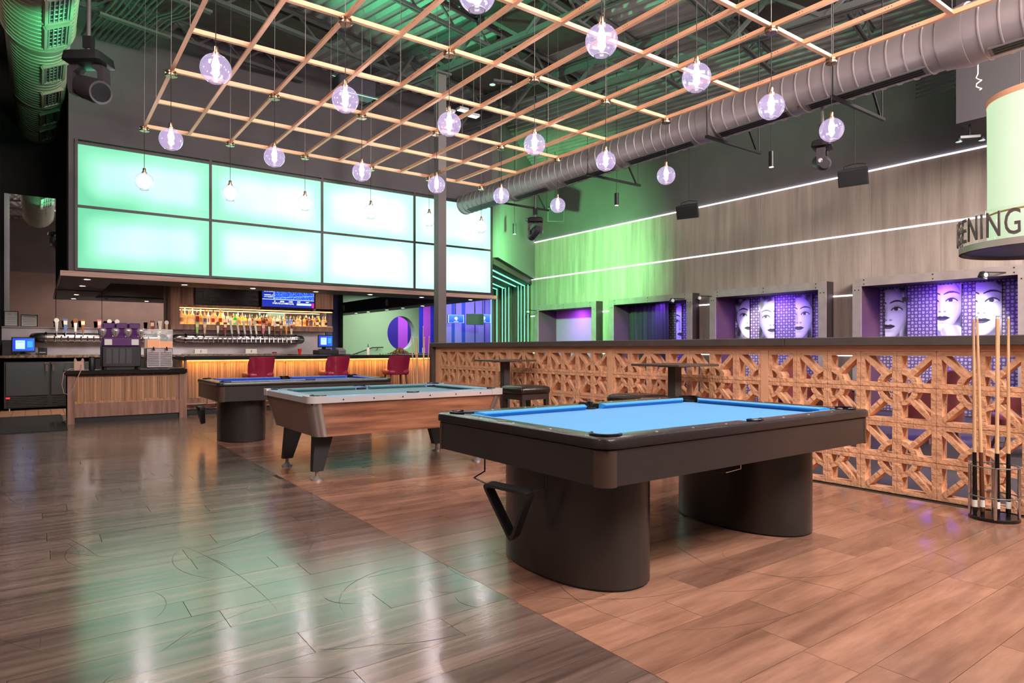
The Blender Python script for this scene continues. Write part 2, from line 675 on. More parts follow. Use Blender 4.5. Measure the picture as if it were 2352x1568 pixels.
# veneer panels one by one
for zi, (z0, z1) in enumerate(((2.5, 3.515), (3.545, 4.735))):
    y = 17.12
    while y > -3.9:
        y2 = max(y - 1.22, -4)
        G().bx(XW, XW + .06, y2 + .002, y - .002, z0, z1).obj('panel', MATS['wall_veneer'], WALL)
        y = y2
for k in range(0, len(vy), 2):
    ya, yb = vy[k], vy[k + 1]
    for z0, z1 in ((0, 1.078), (1.106, 2.297), (2.325, 2.5)):
        G().bx(XW, XW + .06, yb, ya, z0, z1).obj('panel', MATS['wall_veneer'], WALL)
    G().bx(XW + .06, XW + .2, yb, ya, 0, 2.5).obj('pier', MATS['wall_grey'], WALL)
G().bx(XW + .06, XW + .2, -4, 17.12, 2.5, 4.75).obj('backing', MATS['wall_grey'], WALL)
for z, nm in ((4.75, 'upper'), (3.53, 'middle')):
    tag(G().bx(XW - .006, XW + .03, -4, 17.12, z - .010, z + .010).obj('light_strip', MATS['led_white']),
        'long thin white light strip running along the %s of the veneer wall' % ('top edge' if nm == 'upper' else 'middle'), 'light strip', 'wall light strips')
nm = ['beside the ribbed corner', 'between the first two niches', 'between the two middle niches', 'between the last two portrait niches', 'right of the last portrait niche']
for k in range(0, len(vy), 2):
    for z in (1.092, 2.311):
        tag(G().bx(XW - .006, XW + .03, vy[k + 1] + .01, vy[k] - .01, z - .010, z + .010).obj('light_strip', MATS['led_white']),
            'short %s white light strip in the wall %s' % ('upper' if z > 2 else 'lower', nm[k // 2]), 'light strip', 'wall light strips')

# ---- niches
M('niche_metal', (186, 172, 168), .45, .35, var=(5, .12), coord='World')
M('niche_side', (54, 40, 42), .6)
M('niche_inner', (92, 58, 74), .7)
VIO = (.20, .06, 1)


def wallpaper():
    m = M('wallpaper', (150, 140, 160), .7)
    t = m.node_tree
    b = t.nodes['Principled BSDF']
    ge = nd(t, 'ShaderNodeNewGeometry')
    mp = nd(t, 'ShaderNodeMapping')
    mp.inputs['Scale'].default_value = (11, 11, 11)
    v = nd(t, 'ShaderNodeTexVoronoi', feature='DISTANCE_TO_EDGE')
    v.inputs['Scale'].default_value = 1
    v.inputs['Randomness'].default_value = 0
    t.links.new(ge.outputs['Position'], mp.inputs['Vector'])
    mp.inputs['Rotation'].default_value = (R(45), 0, 0)
    t.links.new(mp.outputs[0], v.inputs['Vector'])
    v2 = nd(t, 'ShaderNodeTexVoronoi', feature='F1')
    v2.inputs['Scale'].default_value = 1
    v2.inputs['Randomness'].default_value = 0
    t.links.new(mp.outputs[0], v2.inputs['Vector'])
    md = nd(t, 'ShaderNodeMath', operation='PINGPONG')
    md.inputs[1].default_value = .16
    t.links.new(v2.outputs['Distance'], md.inputs[0])
    r = nd(t, 'ShaderNodeValToRGB')
    r.color_ramp.elements[0].position = .07
    r.color_ramp.elements[1].position = .12
    r.color_ramp.elements[0].color = lin((96, 84, 104)) + (1,)
    r.color_ramp.elements[1].color = lin((186, 172, 190)) + (1,)
    t.links.new(md.outputs[0], r.inputs['Fac'])
    t.links.new(r.outputs['Color'], b.inputs['Base Color'])
    return m


wallpaper()
FWORD = ['closest to the ribbed corner', 'second from the ribbed corner, holding a black curtain', 'third from the ribbed corner, with three portraits',
         'nearest on the right, with three large portraits']
for k, (ya, yb) in enumerate(FR):
    t = T('niche_frame', 'wide brushed metal wall niche frame ' + FWORD[k], 'niche', (13.29, (ya + yb) / 2, 0), group='framed wall niches')
    h = (ya - yb) / 2
    x0, x1 = -.29, 0
    G().bx(x0, x0 + .02, -h, h, 2.45, 2.61).obj('header_board', MATS['niche_metal'], t)
    for s in (-1, 1):
        G().bx(x0, x0 + .02, s * h - (.17 if s > 0 else 0), s * h + (0 if s > 0 else .17), 0, 2.449).obj('side_board', MATS['niche_metal'], t)
        G().bx(x0 + .02, 0, s * h - (.03 if s > 0 else 0), s * h + (0 if s > 0 else .03), 0, 2.61).obj('return_board', MATS['niche_side'], t)
        G().bx(x0 + .02, .50, s * (h - .17) - (.0 if s > 0 else .02), s * (h - .17) + (.02 if s > 0 else 0), 0, 2.45).obj('reveal', MATS['niche_inner'], t)
    G().bx(x0 + .02, 0, -h + .03, h - .03, 2.59, 2.608).obj('top_board', MATS['niche_side'], t)
    G().bx(x0 + .02, .50, -h + .17, h - .17, 2.45, 2.47).obj('head_reveal', MATS['niche_side'], t)
    for yy in (-h + .22, 0, h - .22):
        for zz in (2.49, 2.57):
            G().cyl((x0 - .004, yy, zz), (x0 + .005, yy, zz), .012, n=8).obj('bolt', MATS['black'], t)
    for s in (-1, 1):
        for dy in (.05, .12):
            G().cyl((x0 - .004, s * (h - dy), 2.38), (x0 + .005, s * (h - dy), 2.38), .012, n=8).obj('bolt', MATS['black'], t)
    bm_ = 'wallpaper' if k else 'niche_plain'
    if not k:
        M('niche_plain', (190, 150, 186), .7)
    S('wall_niche_%d' % (k + 1), G().bx(13.77, 13.85, yb + .1, ya - .1, 0, 2.6), MATS[bm_])
    light('AREA', 'niche_lamp', (13.50, (ya + yb) / 2, 2.44), VIO if k else (.45, .10, 1), 60 if k else 40, size=.12, sy=2.3,
          aim=(13.66, (ya + yb) / 2, 1.75))

# ---- rib portal beyond the right wall corner
S('wall_diagonal', G().prism([(9.24, 13.5), (13.29, 17.12), (13.40, 17.0), (9.35, 13.38)][::-1], 3.53, 7.3), M('wall_teal', (120, 126, 118), .7))
g = G().prism([(9.2, 13.55), (13.25, 17.16), (13.32, 17.10), (9.28, 13.47)], 3.36, 3.53)
S('trim_1', g, M('header_dark', (62, 48, 46), .6))
S('trim_2', G().prism([(9.2, 13.53), (13.26, 17.16), (13.29, 17.13), (9.24, 13.5)], 3.525, 3.54), MATS['led_green'])
S('ceiling_portal', G().prism([(9.3, 13.55), (13.31, 17.1), (13.31, 20), (9.3, 20)], 3.37, 3.45), MATS['slat_wood'])
d = Vector((4.05, 3.62, 0)).normalized()
for k, off in enumerate((.28, .62, 1.15, 1.5, 1.85, 2.3)):
    p0 = Vector((9.3, 13.55 + off * 1.34, 3.36))
    tt = (13.28 - p0.x) / d.x
    p1 = p0 + d * tt
    tag(G().bar(p0, p1, .045, .02).obj('light_strip', MATS['led_green']),
        '%s green light line from the left header on the ribbed portal ceiling' % ORD[k], 'light strip', 'portal ceiling light lines')
RIB = S('wall_rib', G().bx(XW + .1, XW + .25, 17.12, 19.4, 0, 3.4), MATS['wall_black'])
for k in range(12):
    y = 17.2 + k * .185
    G().bx(XW - (.03 if k % 3 else .07), XW + .1, y, y + .13, 0, 3.36).obj('slat', MATS['slat_wood'], RIB)
for k, y in enumerate((17.17, 17.36, 17.55, 17.72, 18.26, 18.47, 18.65, 18.99, 19.36)):
    tag(G().bx(XW - .086, XW - .072, y - .018, y + .0, 0, 3.36).obj('light_strip', MATS['led_green']),
        '%s upright green light line between wall ribs, counted from the veneer wall' % ORD[k], 'light strip', 'upright rib light lines')

# ---- hall behind the bar: sage wall with round opening, purple and blue stripe walls
M('sage', (160, 186, 148), .7)
M('lilac', (176, 160, 190), .7)
cxh, czh, rh = 11.96, 1.86, .69
N = 96
xa, xb, za, zb = 8.6, 12.76, 0, 3.3
ins, outs = [], []
angs = sorted([2 * PI * i / N for i in range(N)] + [math.atan2(z - czh, x - cxh) % (2 * PI) for x in (xa, xb) for z in (za, zb)])
for a in angs:
    ca, sa = math.cos(a), math.sin(a)
    rr = min([((xb if ca > 0 else xa) - cxh) / ca if abs(ca) > 1e-6 else 1e9, ((zb if sa > 0 else za) - czh) / sa if abs(sa) > 1e-6 else 1e9])
    ins.append((cxh + rh * .9 * ca, czh + rh * sa))
    outs.append((cxh + rr * ca, czh + rr * sa))
g = G()
L4 = [[(x, y, z) for x, z in p] for p, y in ((ins, 24), (outs, 24), (outs, 24.35), (ins, 24.35))]
g.loops(L4 + [L4[0]], caps=False)
S('wall_hall', g, MATS['sage'])
S('wall_hall_left', G().bx(6.13, 6.3, 16.72, 20, 0, 3.3).bx(6.3, 7.72, 19.9, 20, 0, 3.3), M('blue_wall', (150, 150, 214), .7))
S('trim_3', G().bx(7.72, 7.84, 19.85, 20, 0, 3.3), MATS['black'])
STR = S('wall_far', G().bx(6, 17.4, 27.1, 27.3, 0, 4), MATS['wall_black'])
M('stripe_purple', (176, 96, 170), .7)
M('stripe_blue', (28, 62, 150), .7)
M('stripe_lilac', (124, 112, 170), .7)
M('stripe_navy', (40, 44, 110), .7)
seq = ['stripe_blue', 'stripe_navy', 'stripe_purple', 'stripe_blue', 'stripe_purple', 'stripe_blue']
x = 9.5
ws = [1.6, 1.2, 1.0, .5, .35, .45, .40, .25, .6, .9, 1.2]
cs = ['stripe_navy', 'stripe_blue', 'stripe_navy', 'stripe_purple', 'stripe_navy', 'stripe_blue', 'stripe_purple', 'stripe_blue', 'stripe_purple', 'stripe_purple', 'stripe_navy']
for wdt, c in zip(ws, cs):
    G().bx(x + .005, x + wdt - .005, 27.04, 27.1, 0, 4).obj('panel', MATS[c], STR)
    x += wdt
STR2 = S('wall_screens', G().bx(12.82, 15.6, 22.1, 22.3, 0, 4), MATS['stripe_navy'])
x = 12.84
for wdt, c in ((.33, 'stripe_lilac'), (.14, 'stripe_blue'), (.33, 'stripe_lilac'), (.16, 'stripe_blue'), (.44, 'stripe_lilac'), (.05, 'stripe_navy'),
               (.42, 'stripe_lilac'), (.05, 'stripe_navy'), (.5, 'stripe_lilac')):
    G().bx(x + .003, x + wdt - .003, 22.05, 22.1, 0, 4).obj('panel', MATS[c], STR2)
    x += wdt
S('ceiling_hall', G().bx(6.2, 9.4, 14.5, 27.3, 3.46, 3.55).bx(9.4, 17.4, 17.3, 27.3, 3.46, 3.55), M('hall_ceiling', (110, 96, 120), .8))
S('wall_hall_right', G().bx(15.6, 15.75, 17.1, 27.3, 0, 4), MATS['stripe_lilac'])
light('AREA', 'hall_lamp', (10.8, 21.8, 3.3), (.9, 1, .84), 105, size=2.2, sy=3, aim=(10.8, 21.8, 0))
light('AREA', 'hall_lamp', (12.6, 25.8, 3.4), (.58, .36, 1), 230, size=4.5, sy=1.6, aim=(12.6, 26.4, 0))
light('AREA', 'hall_lamp', (13.9, 20.6, 3.3), (.5, .5, 1), 110, size=2.4, sy=1, aim=(14, 21.6, 0))

# ---- bar bulkhead: soffit strips, fascia, dropped ceiling
M('soffit', (92, 82, 78), .6)
S('ceiling_soffit', G().bx(.32, 9.3, 13.44, 14.5, 2.48, 2.54).bx(.32, 1.12, 14.5, 16.7, 2.48, 2.54), MATS['soffit'])
S('trim_4', G().bx(.30, 9.34, 13.40, 13.44, 2.475, 2.565).bx(.30, .32, 13.44, 16.7, 2.475, 2.565), MATS['fascia_wood'])
S('ceiling_strip', G().bx(8.72, 9.34, 14.5, 23.7, 2.48, 2.86), MATS['soffit'])
S('ceiling_bar', G().bx(1.12, 9.0, 14.5, 20, 2.98, 3.05).bx(1.12, 9.0, 14.5, 14.56, 2.54, 3.0), MATS['wall_dark'])


def downlight(loc, label, group='recessed bar downlights', power=DOWN_W):
    t = T('downlight', label, 'downlight', loc, group=group)
    g = G()
    g.lathe([(.05, 0), (.075, 0), (.075, -.006), (.05, -.006)], 20, caps=False)
    g.obj('trim_ring', MATS['chrome'], t)
    G().lathe([(.05, -.002), (.05, -.004)], 16).obj('lens', MATS['downlight_glow'], t)
    light('SPOT', 'lamp', (loc[0], loc[1], loc[2] - .02), (1, .84, .68), power, parent=t, size=.04, aim=(loc[0], loc[1], 0), angle=152, blend=.8)
    return t


for i, x in enumerate((2.30, 3.58, 4.9, 6.17, 7.5, 8.9)):
    downlight((x, 13.97, 2.479), 'recessed round downlight, %s from the left along the front bar soffit' % ORD[i])
downlight((.71, 13.91, 2.479), 'recessed round downlight at the left front corner of the bar soffit')
downlight((.71, 15.42, 2.479), 'recessed round downlight near the mirror in the left soffit return', power=60)
for i, x in enumerate((1.7, 3.2, 4.5, 5.8)):
    downlight((x, 15.45, 2.979), 'recessed round downlight, %s from the left in the dark ceiling over the taps' % ORD[i], 'tap ceiling downlights', 34)
for i, y in enumerate((16.8, 18.06, 19.2, 20.65, 21.7, 23.2)):
    downlight((9.05, y, 2.479), 'recessed round downlight, %s back along the hall ceiling strip' % ORD[i], 'hall strip downlights', 5)

# ---- backlit box above the bar
def lightbox_mat():
    m = bpy.data.materials.new('lightbox_panel')
    m.use_nodes = True
    t = m.node_tree
    L = t.links.new
    b = t.nodes['Principled BSDF']
    tc = nd(t, 'ShaderNodeTexCoord')
    sp = nd(t, 'ShaderNodeSeparateXYZ')
    L(tc.outputs['Object'], sp.inputs[0])

    def edge(sock, half, soft):
        a = nd(t, 'ShaderNodeMath', operation='ABSOLUTE')
        L(sock, a.inputs[0])
        r = nd(t, 'ShaderNodeMapRange', interpolation_type='SMOOTHSTEP')
        r.inputs['From Min'].default_value = half
        r.inputs['From Max'].default_value = half - soft
        L(a.outputs[0], r.inputs['Value'])
        return r.outputs[0]
    e1, e2 = edge(sp.outputs['X'], 1.09, .45), edge(sp.outputs['Z'], .545, .42)
    ml = nd(t, 'ShaderNodeMath', operation='MULTIPLY')
    L(e1, ml.inputs[0])
    L(e2, ml.inputs[1])
    ge = nd(t, 'ShaderNodeNewGeometry')
    sg = nd(t, 'ShaderNodeSeparateXYZ')
    L(ge.outputs['Position'], sg.inputs[0])
    gr = nd(t, 'ShaderNodeMapRange')
    gr.inputs['From Min'].default_value = .5
    gr.inputs['From Max'].default_value = 6.0
    gr.inputs['To Min'].default_value = .02
    gr.inputs['To Max'].default_value = .62
    L(sg.outputs['X'], gr.inputs['Value'])
    n = nd(t, 'ShaderNodeTexNoise')
    n.inputs['Scale'].default_value = .9
    n.inputs['Detail'].default_value = 1
    L(ge.outputs['Position'], n.inputs['Vector'])
    m1 = nd(t, 'ShaderNodeMath', operation='MULTIPLY_ADD')
    L(ml.outputs[0], m1.inputs[0])
    m1.inputs[1].default_value = .5
    L(gr.outputs[0], m1.inputs[2])
    m2 = nd(t, 'ShaderNodeMath', operation='MULTIPLY_ADD')
    L(n.outputs['Fac'], m2.inputs[0])
    m2.inputs[1].default_value = .5
    L(m1.outputs[0], m2.inputs[2])
    m3 = nd(t, 'ShaderNodeMath', operation='SUBTRACT')
    L(m2.outputs[0], m3.inputs[0])
    m3.inputs[1].default_value = .22
    r = nd(t, 'ShaderNodeValToRGB')
    r.color_ramp.elements[0].position = .0
    r.color_ramp.elements[1].position = .95
    r.color_ramp.elements[0].color = (.050, .36, .19, 1)
    r.color_ramp.elements[1].color = (.47, .95, .72, 1)
    e = r.color_ramp.elements.new(.45)
    e.color = (.19, .58, .38, 1)
    L(m3.outputs[0], r.inputs['Fac'])
    L(r.outputs['Color'], b.inputs['Emission Color'])
    b.inputs['Emission Strength'].default_value = 1.32
    b.inputs['Base Color'].default_value = (.12, .14, .13, 1)
    b.inputs['Roughness'].default_value = .5
    MATS['lightbox_panel'] = m
    return m


lightbox_mat()
t = T('light_box', 'long backlit green glass panel box above the bar', 'light box', (0, 13.5, 2.56))
M('box_frame', (56, 38, 42), .4)
XB = (.529, 2.673, 4.862, 7.05, 9.218)
ZB = (2.61, 3.70, 4.80)
g = G()
for x in XB:
    g.bx(x - .022, x + .022, -.04, .02, 0.02, 2.29)
for z in ZB:
    g.bx(.507, 9.24, -.038, .02, z - 2.56 - .022, z - 2.56 + .022)
g.obj('frame', MATS['box_frame'], t)
for i in range(4):
    for j in range(2):
        G().box((0, 0, 0), (XB[i + 1] - XB[i] - .04, .02, ZB[j + 1] - ZB[j] - .04)).obj(
            'glass_panel', MATS['lightbox_panel'], t, loc=((XB[i] + XB[i + 1]) / 2, .01, (ZB[j] + ZB[j + 1]) / 2 - 2.56))

# ---- steel column
t = T('column', 'tall grey square steel column at the end of the block screen', 'column', (6.15, 10.72, 0))
G().bx(-.085, .085, -.085, .085, .012, 6.40).obj('shaft', M('column_paint', (112, 104, 104), .5), t)
G().bx(-.16, .16, -.16, .16, 6.40, 6.43).obj('cap_plate', MATS['steel_dark'], t)
G().bx(-.16, .16, -.16, .16, 0, .012).obj('base_plate', MATS['steel_dark'], t)

# ------------------------------------------------------------------ roof: deck, joists, girders (the roof frame is turned 12.5 degrees)
RA = R(12.5)
RM = Matrix.Rotation(RA, 4, 'Z')
pts = []
p = .26
n = 110
vs = []
for i in range(n):
    v0 = -10 + i * p
    vs += [(v0, 7.16), (v0 + .09, 7.16), (v0 + .13, 7.24), (v0 + .22, 7.24)]
g = G()
k = len(vs)
g.v = [(v, -10, z) for v, z in vs] + [(v, 24, z) for v, z in vs]
g.f = [(i, i + 1, k + i + 1, k + i) for i in range(k - 1)]
o = g.obj('ceiling', MATS['deck_grey'], fix=False)
o.rotation_euler = (0, 0, RA)
tag(o, kind='structure')


def uv(x, y):
    return -x * math.sin(RA) + y * math.cos(RA), x * math.cos(RA) + y * math.sin(RA)


def truss(name, label, group, along, off, a0, a1, zb, zt, ch, step, mat):
    """along 'u' (roof length) or 'v' (across); local x runs along the member"""
    if along == 'v':
        loc = RM @ Vector((a0, off, 0))
        rz = RA
    else:
        loc = RM @ Vector((off, a0, 0))
        rz = RA + PI / 2
    t = T(name, label, 'truss', (loc.x, loc.y, zb), rz, group)
    Ln = a1 - a0
    H = zt - zb
    for s in (-1, 1):
        G().bx(0, Ln, s * ch * .35 - ch * .3, s * ch * .35 + ch * .3, 0, .012).bx(0, Ln, s * ch * .08 - .006, s * ch * .08 + .006, 0, ch).obj('bottom_chord', mat, t)
        G().bx(0, Ln, s * ch * .35 - ch * .3, s * ch * .35 + ch * .3, H - .012, H).bx(0, Ln, s * ch * .08 - .006, s * ch * .08 + .006, H - ch, H).obj('top_chord', mat, t)
    g = G()
    m_ = max(2, int(Ln / step))
    st = Ln / m_
    for i in range(m_):
        a, b = (0.02, H - .02) if i % 2 == 0 else (H - .02, .02)
        g.bar((i * st, 0, a), ((i + 1) * st, 0, b), ch * .45, ch * .45)
    g.obj('web', mat, t)
    return t


js = [(-.6, -3, 14), (1.15, -3, 13.5), (2.9, -2.8, 13.4), (4.65, -2.4, 13.2), (6.4, -2, 12.9), (8.15, -1.6, 12.5), (10.35, -1.2, 12.0), (12.1, -.9, 7.2), (13.85, -.6, 2.6), (15.3, -.3, 2.6)]
for i, (u, a0, a1) in enumerate(js):
    truss('roof_joist', 'grey open-web steel roof joist, %s from the viewer under the deck' % ORD[i], 'open-web roof joists', 'v', u, a0, a1, 6.74, 7.14, .075, .42, MATS['steel_dark'])
truss('roof_girder', 'heavy steel roof girder carried by the grey column', 'roof girders', 'u', 8.31, -2, 11.6, 6.435, 7.14, .13, .9, MATS['steel_dark'])
truss('roof_girder', 'heavy steel roof girder above the large round duct', 'roof girders', 'u', 10.75, -2, 11.3, 6.35, 7.0, .13, .8, MATS['steel_dark'])
truss('roof_girder', 'heavy steel roof girder over the left aisle by the moving light', 'roof girders', 'u', 1.2, -2, 13.0, 6.40, 7.05, .10, .9, MATS['steel_dark'])
for i, (u0, u1, v0, v1, lb) in enumerate(((10.5, 11.95, 2.6, 7.0, 'dark brown flat acoustic panel on the deck left of the column'),
                                           (6.6, 8.0, 6.6, 10.2, 'dark brown flat acoustic panel on the deck between the two girders'),
                                           (3.1, 4.5, 9.0, 12.4, 'dark brown flat acoustic panel on the deck above the large duct'),
                                           (8.3, 10.2, 9.0, 11.6, 'dark brown flat acoustic panel on the deck near the green wall'))):
    q = G().bx(v0, v1, u0, u1, -.03, .03)
    o = q.obj('acoustic_panel', MATS['acoustic'], loc=(0, 0, 7.12))
    o.rotation_euler = (0, 0, RA)
    tag(o, lb, 'ceiling panel', 'acoustic ceiling panels')
# conduits running along the deck to the header wall
M('conduit_paint', (108, 112, 104), .5, .2)
for i in range(11):
    x0 = .62 + i * .085
    y0 = 13.46
    L_ = 5.5
    jog = .16 if i > 6 else 0
    pts = [(x0, y0, 6.66), (x0 + .25 * .216 * 5, y0 - 1.15, 6.66)]
    ux, uy = math.sin(RA), -math.cos(RA)
    pts = [(x0, y0, 6.66), (x0 + ux * 1.5, y0 + uy * 1.5, 6.66), (x0 + ux * 1.75 + jog, y0 + uy * 1.75, 6.70), (x0 + ux * L_ + jog, y0 + uy * L_, 6.70)]
    tag(G().tube(pts, .019, 6).obj('conduit', MATS['conduit_paint'], smooth=40), 'thin painted conduit, %s from the left in the bank above the header wall' % ORD[i],
        'conduit', 'ceiling conduits')
for i, (y, w_) in enumerate(((12.35, .9), (11.0, 1.0))):
    xx = .62 + (13.46 - y) * math.tan(RA)
    o = G().bx(-.08, w_ + .1, -.05, .05, 0, .04).obj('conduit_rack', MATS['conduit_paint'], loc=(xx, y, 6.60))
    o.rotation_euler = (0, 0, RA)
    tag(o, 'flat metal rack strip under the conduits, %s' % ('close to the header wall' if i == 0 else 'farther from the header wall'), 'rack', 'conduit racks')


# ------------------------------------------------------------------ ducts
def duct(name, label, x, z, segs, mat, rib):
    t = T(name, label, 'duct', (x, 0, z))
    for (y0, y1, r0) in segs:
        g = G()
        prof = []
        y = y0
        while y < y1 - .001:
            ye = min(y + rib, y1)
            prof += [(r0, y), (r0, ye - .025), (r0 + .012, ye - .018), (r0 + .012, ye - .007)]
            y = ye
        prof += [(r0, y1)]
        nn = 28
        L = [[(r * math.cos(2 * PI * i / nn), yy, r * math.sin(2 * PI * i / nn)) for i in range(nn)] for r, yy in prof]
        g.loops(L)
        g.obj('duct_section', mat, t, smooth=35)
    for a, b in zip(segs[:-1], segs[1:]):
        nn = 28
        g = G()
        g.loops([[(r * math.cos(2 * PI * i / nn), yy, r * math.sin(2 * PI * i / nn)) for i in range(nn)] for r, yy in
                 ((a[2] + .018, a[1] - .05), (a[2] + .018, a[1] - .01), (b[2] + .016, b[0] + .01), (b[2] + .016, b[0] + .04))])
        g.obj('reducer_collar', mat, t, smooth=35)
    return t


DL = duct('round_duct', 'large ribbed round duct with louvred grilles at the upper left', 0.0, 5.86, [(5.5, 11.35, .43), (11.55, 14.2, .385), (14.35, 16.7, .345)], MATS['duct_green'], .13)
for y, r in ((9.9, .43), (10.75, .43), (12.35, .385), (13.6, .385), (14.9, .345), (16.0, .345)):
    g = G()
    ang = R(-62)
    c, s_ = math.cos(ang), math.sin(ang)
    Mx = Matrix(((-s_, 0, c, (r + .012) * c), (0, 1, 0, y), (c, 0, s_, (r + .012) * s_), (0, 0, 0, 1)))
    w2, l2 = .15, .36
    for k in (-1, 1):
        g.bx(-w2, w2, k * l2 - .02, k * l2 + .02, -.03, .02)
        g.bx(k * w2 - .02, k * w2 + .02, -l2, l2, -.03, .02)
    g.xf(Mx)
    go = g.obj('grille', MATS['duct_green'], DL)
    G().bx(-w2, w2, -l2, l2, -.02, -.012).xf(Mx).obj('grille_back', MATS['black'], go)
    for k in range(5):
        G().bx(-.11 + k * .055 - .008, -.11 + k * .055 + .008, -l2 + .02, l2 - .02, -.012, .012).xf(Mx).obj('louver', MATS['duct_metal'], go)
DR = duct('round_duct', 'long grey ribbed spiral duct with slot diffusers along the veneer wall', 8.4, 4.74, [(-3.8, 2.85, .33), (3.03, 6.16, .297), (6.3, 11.4, .285), (11.52, 13.44, .23)], MATS['duct_metal'], .19)
for y0, y1, r in ((.6, 2.6, .33), (3.2, 4.65, .297), (4.9, 6.05, .297), (6.5, 7.9, .285), (8.3, 9.6, .285), (10.1, 11.2, .285), (11.85, 13.1, .23)):
    ang = R(-112)
    c, s_ = math.cos(ang), math.sin(ang)
    Mx = Matrix(((-s_, 0, c, (r + .005) * c), (0, 1, 0, 0), (c, 0, s_, (r + .005) * s_), (0, 0, 0, 1)))
    go = G().bx(-.06, .06, y0, y1, -.02, .02).xf(Mx).obj('slot_diffuser', MATS['steel_dark'], DR)
    for k in (-1, 0, 1):
        G().bx(k * .035 - .009, k * .035 + .009, y0 + .04, y1 - .04, .018, .027).xf(Mx).obj('slot', MATS['black'], go)
for i, y in enumerate((4.2, 6.1, 8.7, 11.5)):
    t = T('wall_bracket', 'black steel support bracket under the grey duct, %s from the right' % ORD[i], 'bracket', (8.4, y, 4.38), group='duct wall brackets')
    G().bx(-.35, 1.05, -.02, .02, 0, .04).obj('arm', MATS['black'], t)
    G().bar((.95, 0, .02), (.45, 0, .75), .025, .025).obj('brace', MATS['black'], t)
    for xx in (-.33, 1.0):
        G().cyl((xx, 0, .04), (xx, 0, 2.7), .008, n=6).obj('hanger_rod', MATS['black'], t)
# ------------------------------------------------------------------ suspended copper grid
GX = [1.28 + .6035 * i for i in range(11)]
GY = [11.07 - 1.2085 * j for j in range(9)]
ZG = 4.54
t = T('ceiling_grid', 'copper coloured metal strip grid hung below the roof', 'ceiling grid', (4.3, 6.2, ZG))


def runner(g, p0, p1):
    p0, p1 = Vector(p0), Vector(p1)
    d = (p1 - p0).normalized()
    u = d.cross(Vector((0, 0, 1)))
    q = [(-.022, -.004), (.022, -.004), (.022, 0), (.004, .004), (.004, .05), (-.004, .05), (-.004, .004), (-.022, 0)]
    g.loops([[p + u * a + Vector((0, 0, b)) for a, b in q] for p in (p0, p1)])


for x in GX:
    g = G()
    runner(g, (x - 4.3, GY[-1] - .3 - 6.2, 0), (x - 4.3, GY[0] - 6.2, 0))
    ro = g.obj('long_runner', MATS['copper_paint'], t)
    g = G()
    for j in range(8):
        for k in (.28, .31, .34, .85, .88, .91):
            g.box((x - 4.3, GY[j] - k - 6.2, .028), (.0095, .008, .008))
    g.obj('punched_holes', MATS['black'], ro)
for y in GY:
    for i in range(0, 10):
        g = G()
        runner(g, (GX[i] - 4.3 + .004, y - 6.2, .002), (GX[i + 1] - 4.3 - .004, y - 6.2, .002))
        g.obj('cross_runner', MATS['copper_paint'], t)
M('wire', (150, 140, 136), .4, .8)
for x in GX[::2]:
    for j, y in enumerate(GY):
        G().cyl((x - 4.3, y - 6.2, .05), (x - 4.3 + .02, y - 6.2 + .02, 2.6), .0025, n=4).obj('hanger_wire', MATS['wire'], t)

# ------------------------------------------------------------------ globe pendants
M('cord', (40, 34, 34), .5)
m = bpy.data.materials.new('bulb_glow')
m.use_nodes = True
tt_ = m.node_tree
for n_ in list(tt_.nodes):
    if n_.type == 'BSDF_PRINCIPLED':
        tt_.nodes.remove(n_)
em = nd(tt_, 'ShaderNodeEmission')
em.inputs[0].default_value = (1, .9, .95, 1)
em.inputs[1].default_value = 9
tr = nd(tt_, 'ShaderNodeBsdfTransparent')
ad = nd(tt_, 'ShaderNodeAddShader')
tt_.links.new(em.outputs[0], ad.inputs[0])
tt_.links.new(tr.outputs[0], ad.inputs[1])
tt_.links.new(ad.outputs[0], [n_ for n_ in tt_.nodes if n_.type == 'OUTPUT_MATERIAL'][0].inputs['Surface'])
MATS['bulb_glow'] = m
RG = .132
pend = T('globe_pendant', 'x', 'pendant lamp', (0, 0, 3.73), group='clear glass globe pendants')
G().lathe([(.0, .812), (.062, .812), (.066, .806), (.066, .792), (.05, .788), (.05, .775), (.066, .771), (.066, .757), (.058, .752), (0, .752)], 24, caps=False).obj('canopy', MATS['brass'], pend, smooth=30)
G().cyl((0, 0, .19), (0, 0, .76), .004, n=6).obj('cord', MATS['cord'], pend)
G().lathe([(0, .2), (.018, .2), (.022, .185), (.022, .15), (.036, .14), (.036, .115), (0, .115)], 16, caps=False).obj('socket', MATS['brass'], pend, smooth=30)
prof = []
for k in range(19):
    a = R(90 - 14 - k * (180 - 14 - 26) / 18)
    prof.append((RG * math.cos(a), RG * math.sin(a)))
gg = G().lathe(prof, 32, caps=False)
gg.obj('globe', MATS['globe_glass'], pend, smooth=60)
lip = G()
rl, zl = prof[-1]
lip.lathe([(rl - .003, zl), (rl + .003, zl - .002), (rl + .003, zl + .004), (rl - .003, zl + .005)], 32, caps=False)
lip.obj('globe_lip', M('lip_glass', (225, 214, 235), .1, spec=1), pend, smooth=40)
G().lathe([(0, .112), (.014, .112), (.02, .09), (.032, .05), (.034, .02), (.026, -.008), (.012, -.022), (0, -.025)], 14, caps=False).obj('bulb', MATS['bulb_glow'], pend, smooth=60)
LP = bpy.data.lights.new('bulb_light', 'POINT')
LP.color = (1, .88, .82)
LP.energy = GLOBE_W
LP.shadow_soft_size = .03
lo = bpy.data.objects.new('bulb_light', LP)
COL.objects.link(lo)
lo.parent = pend
lo.location = (0, 0, .04)
rows = [(GY[0], 'in row nearest the light box'), (GY[2], 'in the second row from the light box'), (GY[4], 'in the third row from the light box'),
        (GY[6], 'in the fourth row from the light box'), (GY[8], 'in the row nearest the viewer')]
first = True
